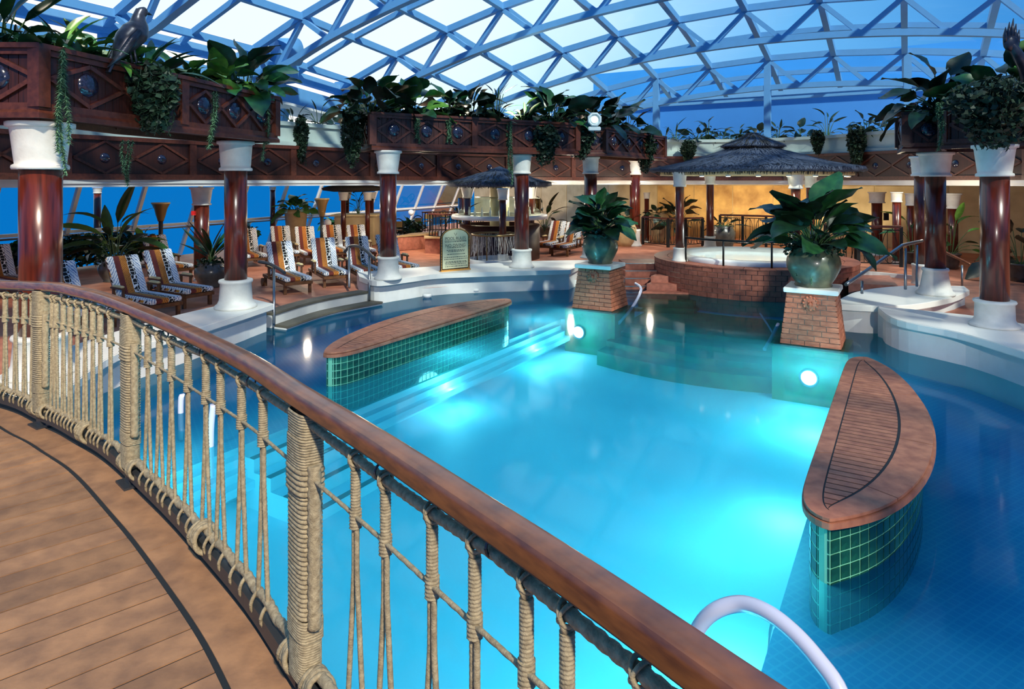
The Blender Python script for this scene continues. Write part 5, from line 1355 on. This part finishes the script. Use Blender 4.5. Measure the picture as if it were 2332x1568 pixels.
for p, q in zip(bdp, bdp[1:]):
    m_ = (p + q) / 2; c = sc_ + sd_ * m_.x + sn * .008 + Vector((0, 0, m_.y)); part('border_bead', MB().ball(c, .0155, 6, 4), mgold, sg)
def text(s, z, size, parent, x=0, wmax=None):
    cu = bpy.data.curves.new('lettering', 'FONT'); cu.body = s; cu.size = size; cu.align_x = 'CENTER'; cu.align_y = 'CENTER'; cu.extrude = .001
    tmp = bpy.data.objects.new('lettering_curve', cu); C.objects.link(tmp); bpy.context.view_layer.update()
    me = bpy.data.meshes.new_from_object(tmp.evaluated_get(bpy.context.evaluated_depsgraph_get())); bpy.data.objects.remove(tmp)
    o = link('lettering', me, parent, None); me.materials.clear(); me.materials.append(M['ink'])
    o.location = sc_ + sd_ * x + sn * .011 + Vector((0, 0, z)) - parent.location
    o.rotation_euler = Matrix((sd_, Vector((0, 0, 1)), sn)).transposed().to_euler(); return o
text('POOL RULES', hs_ * .97, .112, sg); text('NO DIVING', hs_ * .76, .118, sg)
lm = MB()
def line_(z, w_, h): lm.add([sc_ + sd_ * x + sn * .0105 + Vector((0, 0, zz)) for x, zz in ((-w_ / 2, z), (w_ / 2, z), (w_ / 2, z + h), (-w_ / 2, z + h))], [(0, 1, 2, 3)])
line_(hs_ * .90, sw * .74, .010)
rr_ = random.Random(4)
for z, w_ in ((.865, .70), (.69, .55), (.615, .60), (.575, .5), (.49, .56), (.405, .76), (.345, .76), (.27, .66), (.235, .70), (.19, .68), (.13, .70)):
    x = -w_ * sw / 2
    while x < w_ * sw / 2:
        l_ = rr_.uniform(.02, .07); a = sc_ + sd_ * x + sn * .0105 + Vector((0, 0, hs_ * z)); lm.add([a, a + sd_ * l_, a + sd_ * l_ + Vector((0, 0, .018)), a + Vector((0, 0, .018))], [(0, 1, 2, 3)]); x += l_ + .015
part('small_print', lm, M['ink'], sg, kind='stuff')
em = MB()
for sx in (-1, 1): em.bar(sc_ + sn * .011 + Vector((0, 0, hs_ * 1.06)), sc_ + sd_ * .045 * sx + sn * .011 + Vector((0, 0, hs_ * 1.14)), .012, .003)
part('emblem', em, M['ink'], sg)
plate('base_plate', [(-sw / 2, -.0), (sw / 2, 0), (sw / 2, .03), (-sw / 2, .03)], -.07, .05, mgold, sg)

# ================================================================ RAILS AT THE POOL
def trail(label, pts, posts, r=.03, m='steel', mh=None, name='stair_handrail'):
    t = thing(name, label, 'handrail', Vector(pts[0])[:]); part('handrail', MB().tube(catmull(pts, 5), r, 10), M[mh or m], t)
    for a, b in posts: part('post', MB().tube([a, b], r * .8, 10), M[m], t)
    return t
z7 = 15.2
trail('curved wooden handrail on a steel post, left of the wooden pool steps', [P(590, 596, 14.6), P(612, 600, 14.3), P(634, 611, 13.8), P(648, 621, 13.5)], [(G(624, 738, .1), P(624, 607, 14.0))], .035, 'steel', 'dsteel')
trail('arched dark handrail on two steel posts, right of the wooden pool steps', [P(785, 574, 17.6), P(797, 561, 17.4), P(815, 560, 16.9), P(835, 572, 16.4), P(852, 588, 16.0)], [(G(795, 655, .3), P(795, 564, 17.3)), (G(841, 684, .1), P(841, 578, 16.3))], .04, 'steel', 'dsteel')
trail('sloping steel handrail with two posts below the dark right column', [P(1926, 648, 12.9), P(1990, 604, 13.6), P(2048, 563, 14.3), P(2060, 557, 14.5), P(2100, 548, 15.2)], [(P(2062, 658, 14.0), P(2062, 566, 14.4)), (P(2088, 652, 14.6), P(2088, 558, 14.9)), (P(1963, 668, 13.2), P(1963, 640, 13.3))], .035)
trail('short orange wooden handrail on one post between the two right columns', [P(2152, 574, 15.6), P(2180, 587, 15.4), P(2210, 602, 15.2)], [(P(2191, 655, 15.3), P(2191, 604, 15.3))], .03, 'steel', 'rail')
trail('pale bent handrail going down the green steps at the left pedestal', [P(1447, 645, 17.2), P(1460, 659, 16.6), P(1441, 698, 15.6), P(1409, 736, 14.9)], [], .035, 'poolwhite')
trail('pale handrail going down the green steps at the right pedestal', [P(1772, 738, 13.6), P(1757, 768, 13.0), P(1741, 795, 12.6)], [], .035, 'poolwhite')
trail('thin pale handrail under water in the middle right of the green steps', [P(1731, 713, 15.0), P(1750, 742, 14.6), P(1764, 765, 14.2)], [], .022, 'poolwhite')
trail('white tubular pool grab rail arching up beside the bridge', [P(1560, 1530, 3.25), P(1585, 1440, 3.2), P(1625, 1392, 3.15), P(1685, 1374, 3.1), P(1745, 1392, 3.0), P(1805, 1437, 2.9), P(1862, 1500, 2.8), P(1915, 1580, 2.7), P(1950, 1720, 2.6)], [], .036, 'poolwhite', name='pool_grab_rail')
for x0, y0, x1, y1, lab in ((408, 905, 412, 1000, 'white submerged handrail post seen through the ropes, left one'), (478, 925, 480, 1085, 'white submerged handrail post seen through the ropes, right one')):
    a = G(x1, y1, -.34); t = trail(lab, [a, a + Vector((0, 0, .5)), a + Vector((.02, .02, (y1 - y0) / F * a.y * 1.02))], [], .035, 'poolwhite', name='pool_grab_rail')
# submerged steps with black nosings behind the rope rail
ss = thing('submerged_steps', 'pool entry steps with black edge stripes seen through the ropes', 'steps', G(430, 1090, -.36)[:])
for k in range(5):
    z = -.40 - .16 * k; a = UV(5.2, -7.05 + .30 * k, z); b = UV(6.9, -7.05 + .30 * k, z); a2, b2 = UV(5.2, -6.75 + .30 * k, z), UV(6.9, -6.75 + .30 * k, z)
    part('step', MB().prism([(p.x, p.y) for p in (a, b, b2, a2)], z - .9 + .0, z), M['basin'], ss)
    part('nosing', MB().bar(UV(5.2, -6.79 + .30 * k, z + .006), UV(6.9, -6.79 + .30 * k, z + .006), .075, .012), M['iron'], ss)
# skimmer cups under the ledges
for x, y, z, lab in ((973, 672, .06, 'white skimmer cup under the sign ledge, leftmost'), (1083, 660, .06, 'white skimmer cup under the sign ledge, middle'), (1193, 655, .06, 'white skimmer cup under the sign ledge, next to the pedestal'), (568, 760, .03, 'white skimmer cup under the left ledge'), (2247, 818, .03, 'white skimmer cup under the right ledge')):
    p = G(x, y, z); t = thing('skimmer_cup', lab, 'pool fitting', (p.x, p.y, 0), 0, 'white pool fittings')
    part('cup', MB().lathe([(.09, -.2), (.09, .02), (.12, .03), (.12, .10), (.09, .11), (.05, .09)], (p.x, p.y, 0), 18), M['white'], t)

# ================================================================ BALUSTRADES
def balustrade(label, a, b, z0, h, nbay, oval=True):
    a, b = Vector(a), Vector(b); a.z = b.z = z0; t = thing('iron_balustrade', label, 'railing', a[:]); up = Vector((0, 0, 1)); d = (b - a).normalized()
    part('handrail', MB().bar(a + up * h, b + up * h, .10, .07), M['mould'], t)
    part('top_bar', MB().bar(a + up * (h - .10), b + up * (h - .10), .035, .03), M['iron'], t); part('bottom_bar', MB().bar(a + up * .10, b + up * .10, .035, .03), M['iron'], t)
    L_ = (b - a).length
    for i in range(nbay + 1):
        p = a + d * L_ * i / nbay; part('post', MB().bar(p, p + up * h, .09, .09, d), M['iron'], t)
        if i == nbay: break
        for k in range(5):
            q = p + d * (L_ / nbay) * (k + .75) / 5.5; part('baluster', MB().bar(q + up * .1, q + up * (h - .1), .016, .016, d), M['iron'], t)
        for k in range(2):
            c = p + d * (L_ / nbay) * (k + .55) / 2.1 + up * (h / 2); lp = [c + d * (.17 * L_ / nbay * math.cos(q)) + up * ((h / 2 - .11) * math.sin(q)) for q in [2 * math.pi * j / 20 for j in range(21)]]
            part('ring', MB().tube(lp, .011, 5, cap=False), M['iron'], t)
    return t
balustrade('black iron balustrade with ovals beside the tan jar', G(1464, 556, Zd), G(1521, 563, Zd), Zd, 1.2, 1)
balustrade('black iron balustrade between the left gazebo columns', G(1522, 563, Zd), G(1600, 560, Zd), Zd, 1.2, 2)
balustrade('black iron balustrade in front of the lit mural wall', P(1640, 557, 26.6), P(1800, 560, 25.2), Zd + .2, 1.2, 3)
balustrade('black iron balustrade right of the large urn plant', P(1955, 594, 20.4), P(2052, 598, 20.0), .35, 1.22, 1)
balustrade('black iron balustrade reaching behind the right urn plant', P(1880, 588, 21.4), P(1950, 594, 20.6), .35, 1.22, 1)

# ================================================================ THATCHED BAR AND SMALL SHELTER
b1 = thing('thatched_bar', 'round bar with white counter under a small thatched roof with blue sky light in its colour', 'bar', (-.45, 24, Zd))
bc1 = Vector((-.45, 23.8, 0))
gz_col(b1, 1145, 16, 21.7, Zd, 428, 455, 27, 22, .36); gz_col(b1, 1064, 16, 23.6, Zd, 425, 451, 31, 22, .36)
gz_col(b1, 1210, 14, 24.4, Zd, 425, 452, 26, 20, .36); gz_col(b1, 1128, 13, 26.2, Zd, 427, 448, 24, 19, .36)
thatch_cone(b1, 'thatch_roof', bc1, [(.3, 3.34), (.8, 3.25), (1.3, 3.06), (1.7, 2.96), (1.86, 2.92), (1.88, 2.80), (1.75, 2.76)], 72, .08, M['thatch'], M['thatchd'], 4)
thatch_cone(b1, 'thatch_cap', bc1, [(.01, 3.50), (.3, 3.38), (.58, 3.26), (.6, 3.22), (.5, 3.2)], 36, .05, M['thatch'], M['thatchd'], 5)
part('counter', MB().lathe([(1.45, Zd), (1.45, 1.42), (1.2, 1.42), (1.2, Zd)], bc1, 40, cap=False), M['panel'], b1)
part('countertop', MB().lathe([(1.72, 1.62), (1.74, 1.68), (1.72, 1.76), (1.15, 1.76), (1.15, 1.62), (1.72, 1.62)], bc1, 48, cap=False), M['white'], b1)
part('glass_screen', MB().lathe([(1.5, 1.76), (1.5, 2.35)], bc1, 40, cap=False), M['barglass'], b1)
part('glass_shelf', MB().lathe([(.9, 2.36), (.9, 2.39), (.01, 2.39)], bc1, 30, cap=False), M['barglass'], b1)
part('centre_column', MB().lathe([(.35, Zd), (.35, 2.75)], bc1, 20), M['beige'], b1)
BG = 'bottles and glasses on the bar'
bp = MB().lathe([(.04, 0), (.042, .16), (.016, .22), (.015, .29), (.018, .30)], (0, 0, 0), 10).mesh('bottle')
bp.materials.append(M['glass'] if False else M['tubwhite'])
for i in range(9):
    a = R(215 + 14 * i); p = bc1 + Vector((math.cos(a) * 1.28, math.sin(a) * 1.28, 1.762)); o = link('bottle', bp, None, None, p); tag(o, ('leftmost', 'second', 'third', 'fourth', 'fifth', 'sixth', 'seventh', 'eighth', 'rightmost')[i] + ' white bottle of the row on the thatched bar counter, counted from the left', 'bottle', BG)
# curved slat railing left of the bar
def slat_rail(label, pts, z0, h, step=.16):
    t = thing('slat_railing', label, 'railing', Vector(pts[0])[:]); c = resample(catmull([Vector((p[0], p[1], 0)) for p in pts], 6), step)
    part('handrail', MB().sweep([(-.06, -.03), (.06, -.03), (.06, .03), (-.06, .03)], [p + Vector((0, 0, z0 + h)) for p in c]), M['mould'], t)
    for p in c: part('baluster', MB().box((p.x, p.y, z0 + h / 2), (.035, .035, h - .06)), M['iron'], t)
    part('bottom_bar', MB().sweep([(-.02, -.02), (.02, -.02), (.02, .02), (-.02, .02)], [p + Vector((0, 0, z0 + .1)) for p in c]), M['iron'], t)
slat_rail('dark slat railing with wooden rail, upper one left of the bar', [P(962, 500, 31), P(1000, 488, 31.5), P(1062, 481, 31)], .55, .95)
slat_rail('dark slat railing with wooden rail, lower one behind the sign', [P(978, 545, 25.5), P(1018, 545, 25), P(1060, 545, 25.5), P(1100, 540, 26.5)], .75, .95)
pb = thing('pink_planter_bed', 'pale terracotta planter bed behind the loungers right of the third column', 'planter', G(935, 570, Zd)[:])
a_ = [G(905, 572, Zd), G(968, 566, Zd)]
part('wall', MB().prism([(a_[0].x, a_[0].y), (a_[1].x, a_[1].y), (a_[1].x + .4, a_[1].y + 1.4), (a_[0].x + .4, a_[0].y + 1.4)], Zd, Zd + .55), M['drumtile'], pb, bevel=.02)
part('coping', MB().prism([(a_[0].x - .05, a_[0].y - .05), (a_[1].x + .05, a_[1].y - .05), (a_[1].x + .4, a_[1].y + 1.45), (a_[0].x + .35, a_[0].y + 1.45)], Zd + .55, Zd + .61), M['pott'], pb)
pb2 = thing('low_wall', 'pale pink low wall with slat railing behind the pool rules sign', 'wall', G(1000, 570, Zd)[:])
part('wall', MB().prism([(P(968, 560, 25.2).x, 25.2), (P(1062, 560, 24.8).x, 24.8), (P(1062, 560, 25.2).x, 25.2), (P(968, 560, 25.6).x, 25.6)], Zd, .78), M['drumtile'], pb2)
part('coping', MB().prism([(P(966, 560, 25.1).x, 25.1), (P(1064, 560, 24.7).x, 24.7), (P(1064, 560, 25.3).x, 25.3), (P(966, 560, 25.7).x, 25.7)], .78, .84), M['pott'], pb2)
# rope hoop with hanging fringe between bar and ledge
hp_ = thing('rope_hoop', 'golden hoop on posts with a fringe of hanging threads before the bar', 'hoop', P(1125, 600, 21.4)[:])
hc = P(1126, 534, 21.3); hc.z = 1.25
ring_ = [hc + Vector((.72 * math.cos(q), .72 * math.sin(q), 0)) for q in [2 * math.pi * i / 40 for i in range(41)]]
part('hoop', MB().tube(ring_, .035, 8, cap=False), M['gold'], hp_)
th = MB(); rt = random.Random(8)
for i in range(110):
    a = rt.uniform(0, 6.28); p = hc + Vector((.70 * math.cos(a), .70 * math.sin(a), -.02)); l_ = rt.uniform(.3, .85); th.tube([p, p + Vector((rt.uniform(-.05, .05), rt.uniform(-.03, .03), -l_ / 2)), p + Vector((rt.uniform(-.06, .06), 0, -l_))], .005, 3, cap=False)
part('fringe', th, M['white'], hp_, kind='stuff')
for a in (0.6, 2.5, 4.4): part('post', MB().tube([hc + Vector((.72 * math.cos(a), .72 * math.sin(a), 0)), (hc.x + .72 * math.cos(a), hc.y + .72 * math.sin(a), Zd)], .022, 6), M['gold'], hp_)
part('basin', MB().lathe([(.9, Zd), (.92, .46), (.8, .48), (.78, .36), (.01, .36)], (hc.x, hc.y, 0), 36, cap=False), M['ledge'], hp_)
# small dark thatched shelter by the sea windows
s1 = thing('thatched_shelter', 'small dark thatched shelter with a counter by the sea windows', 'shelter', P(815, 520, 29)[:])
sc1 = P(805, 430, 28.6); sc1.z = 0
thatch_cone(s1, 'thatch_roof', sc1, [(.05, 2.86), (.7, 2.80), (1.2, 2.72), (1.33, 2.66), (1.3, 2.58), (.9, 2.52), (.01, 2.5)], 48, .07, M['thatchd'], M['thatchd'], 6)
gz_col(s1, 782, 12, 27.8, Zd, 437, 456, 24, 20, .3); gz_col(s1, 790, 11, 29.6, Zd, 437, 452, 22, 18, .3); gz_col(s1, 837, 11, 27.8, Zd, 437, 456, 22, 18, .3); gz_col(s1, 846, 11, 29.6, Zd, 437, 452, 22, 18, .3)
part('counter', MB().box((sc1.x + .15, sc1.y + .1, .85), (1.7, 1.2, 1.25)), M['beige'], s1, bevel=.02); part('countertop', MB().box((sc1.x + .15, sc1.y + .1, 1.50), (2.0, 1.5, .08)), M['cream'], s1, bevel=.02)
# bistro chairs and table lamps by the windows
for i, (x, y, Z, lab) in enumerate(((950, 508, 34, 'dark bistro chair right of the third column'), (905, 512, 31, 'olive bistro chair against the sea windows, left one'), (975, 500, 38, 'olive bistro chair against the sea windows, far one'), (1010, 498, 40, 'olive bistro chair beside the upper slat railing'))):
    b = Vector(((x - CX) / F * Z, Z, Zd)); t = thing('bistro_chair', lab, 'chair', b[:], 0, 'bistro chairs by the sea windows')
    for sx in (-.2, .2):
        for sy in (-.2, .2): part('leg', MB().tube([b + Vector((sx, sy, 0)), b + Vector((sx, sy, .45))], .02, 6), M['iron'], t)
    part('seat', MB().box(b + Vector((0, 0, .47)), (.46, .46, .05)), M['lounge'], t)
    part('backrest', MB().tube(catmull([b + Vector((-.22, .2, .48)), b + Vector((-.22, .24, .85)), b + Vector((0, .26, .98)), b + Vector((.22, .24, .85)), b + Vector((.22, .2, .48))], 4), .025, 6), M['iron'], t); part('back_panel', MB().box(b + Vector((0, .24, .72)), (.38, .03, .28)), M['gold'], t)
for i, (x, Z, lab) in enumerate(((746, 27, 'small round white globe lamp near the right torch lamp'), (936, 36, 'small round white globe lamp among the bistro chairs'))):
    p = Vector(((x - CX) / F * Z, Z, Zd)); t = thing('globe_lamp', lab, 'lamp', p[:]); part('stem', MB().tube([p, p + Vector((0, 0, .95))], .03, 6), M['white'], t); part('globe', MB().ball(p + Vector((0, 0, 1.05)), .16, 14, 8), M['tubwhite'], t)
# dark signs on the beige wall
nt = thing('wall_notice', 'small dark notice board on the beige wall between the dark columns', 'sign', P(2018, 493, 26)[:]); part('board', MB().box(P(2018, 493, 25.6), (.17, .05, .26)), M['iron'], nt, bevel=.005)
part('frame', MB().box(P(2018, 493, 25.62), (.20, .04, .29)), M['dsteel'], nt)

# ================================================================ LAMPS OF THE PLACE AND ADDED LIGHTS
def lamp(kind, p, e_, col, r=.1, to=None, spot=60, blend=.6, name='lamp'):
    d = bpy.data.lights.new(name, kind); d.energy = e_; d.color = col; d.shadow_soft_size = r
    if kind == 'SPOT': d.spot_size = R(spot); d.spot_blend = blend
    o = bpy.data.objects.new(name, d); C.objects.link(o); o.location = p
    if to is not None: o.rotation_euler = (Vector(to) - Vector(p)).to_track_quat('-Z', 'Y').to_euler()
    return o
# underwater lights: lens on the wall plus its light
UWC = (.36, .92, 1)
uw = [(UV(12.3, -7.12, -.62), D2), (UV(9.2, -7.12, -.62), D2), (UV(6.2, -7.12, -.62), D2), (UV(3.6, -7.12, -.62), D2), (UV(11.2, -.88, -.62), -D2), (UV(8.2, -.88, -.62), -D2), (UV(5.4, -.88, -.62), -D2), (UV(3.2, -.88, -.62), -D2),
      (UV(13.80, -6.5, -.52), -D1), (UV(12.69, -1.5, -.52), -D1)]
for i, (p, d) in enumerate(uw):
    t = thing('underwater_lamp', ['underwater lamp in the left basin wall, farthest from the viewer', 'underwater lamp in the left basin wall, second from the far end', 'underwater lamp in the left basin wall near the black-edged steps', 'underwater lamp in the left basin wall under the bridge', 'underwater lamp in the right basin wall, farthest from the viewer', 'underwater lamp in the right basin wall beside the right island', 'underwater lamp in the right basin wall below the grab rail', 'underwater lamp in the right basin wall under the bridge', 'underwater lamp shining in front of the left brick pedestal', 'underwater lamp shining in front of the right brick pedestal'][i], 'lamp', p[:], 0, 'underwater pool lamps')
    o = part('lens', MB().lathe([(.13, 0), (.12, .02), (.001, .035)], (0, 0, 0), 18, cap=False), M['glow'], t, local=True); o.rotation_euler = d.to_track_quat('Z', 'Y').to_euler()
    o = part('bezel', MB().lathe([(.13, 0), (.165, 0), (.165, .03), (.13, .03)], (0, 0, 0), 18, cap=False), M['steel'], t, local=True); o.rotation_euler = d.to_track_quat('Z', 'Y').to_euler()
    lamp('POINT', p + d * .35, (70 if i < 4 else 34) if i < 8 else 18, UWC, .25, name='underwater_light')
# uplights in the planters
for x, y, Z, e_ in ((462, 195, 10.9, 320), (1052, 262, 17.3, 320), (1172, 268, 18.0, 260), (2318, 160, 11.0, 260), (150, 95, 8.6, 140)):
    p = P(x, y, Z); lamp('SPOT', p + Vector((0, .2, -.15)), e_, (1, .92, .72), .05, p + Vector((0, .1, 1)), 110, name='planter_uplight')
# warm wall washers behind the hot tub and at the back wall
for x, y, Z, e_ in ((1560, 600, 30.6, 90), (1650, 590, 30.2, 160), (1730, 590, 29.6, 170), (1820, 590, 28.6, 150), (1950, 585, 26.4, 170), (1400, 560, 33, 90)):
    p = P(x, y, Z); p.z = .5; lamp('SPOT', p, e_, (1, .80, .50), .08, p + Vector((.25, .55, 1)), 120, name='wall_washer')
for x, Z, e_ in ((1300, 25.5, 130), (1480, 26, 110), (1180, 23.5, 90), (960, 24.5, 130), (1075, 25.5, 110), (700, 22, 90), (2170, 19.5, 60), (2040, 21, 40), (800, 28.5, 40)):
    p = Vector(((x - CX) / F * Z, Z, 2.60)); lamp('POINT', p, e_, (1, .85, .62), .1, name='added_fill_light')  # added warm fill at ceiling height to brighten the back, no real fixtures
for i in range(5):
    a = math.pi * (1.15 + .17 * i); lamp('SPOT', gc + Vector((math.cos(a) * 2.4, math.sin(a) * 2.4, 3.05)), 25, (1, .85, .6), .05, gc + Vector((math.cos(a) * 2.2, math.sin(a) * 2.2, 0)), 80, name='gazebo_light')
# added spots behind the viewer: a lamp by the camera, and fill for the loungers
lamp('SPOT', (3.4, -1.2, 3.7), 2600, (1, .93, .84), .12, (6.6, 17.0, .7), 26, .5, 'added_spot')
lamp('SPOT', (1.5, -3.5, 6.2), 2600, (1, .93, .84), .12, (-6.6, 16.5, .4), 30, .6, 'added_spot')
lamp('POINT', TC + Vector((0, 0, DH - .12)), 90, (.9, 1, 1), .1, name='tub_light')
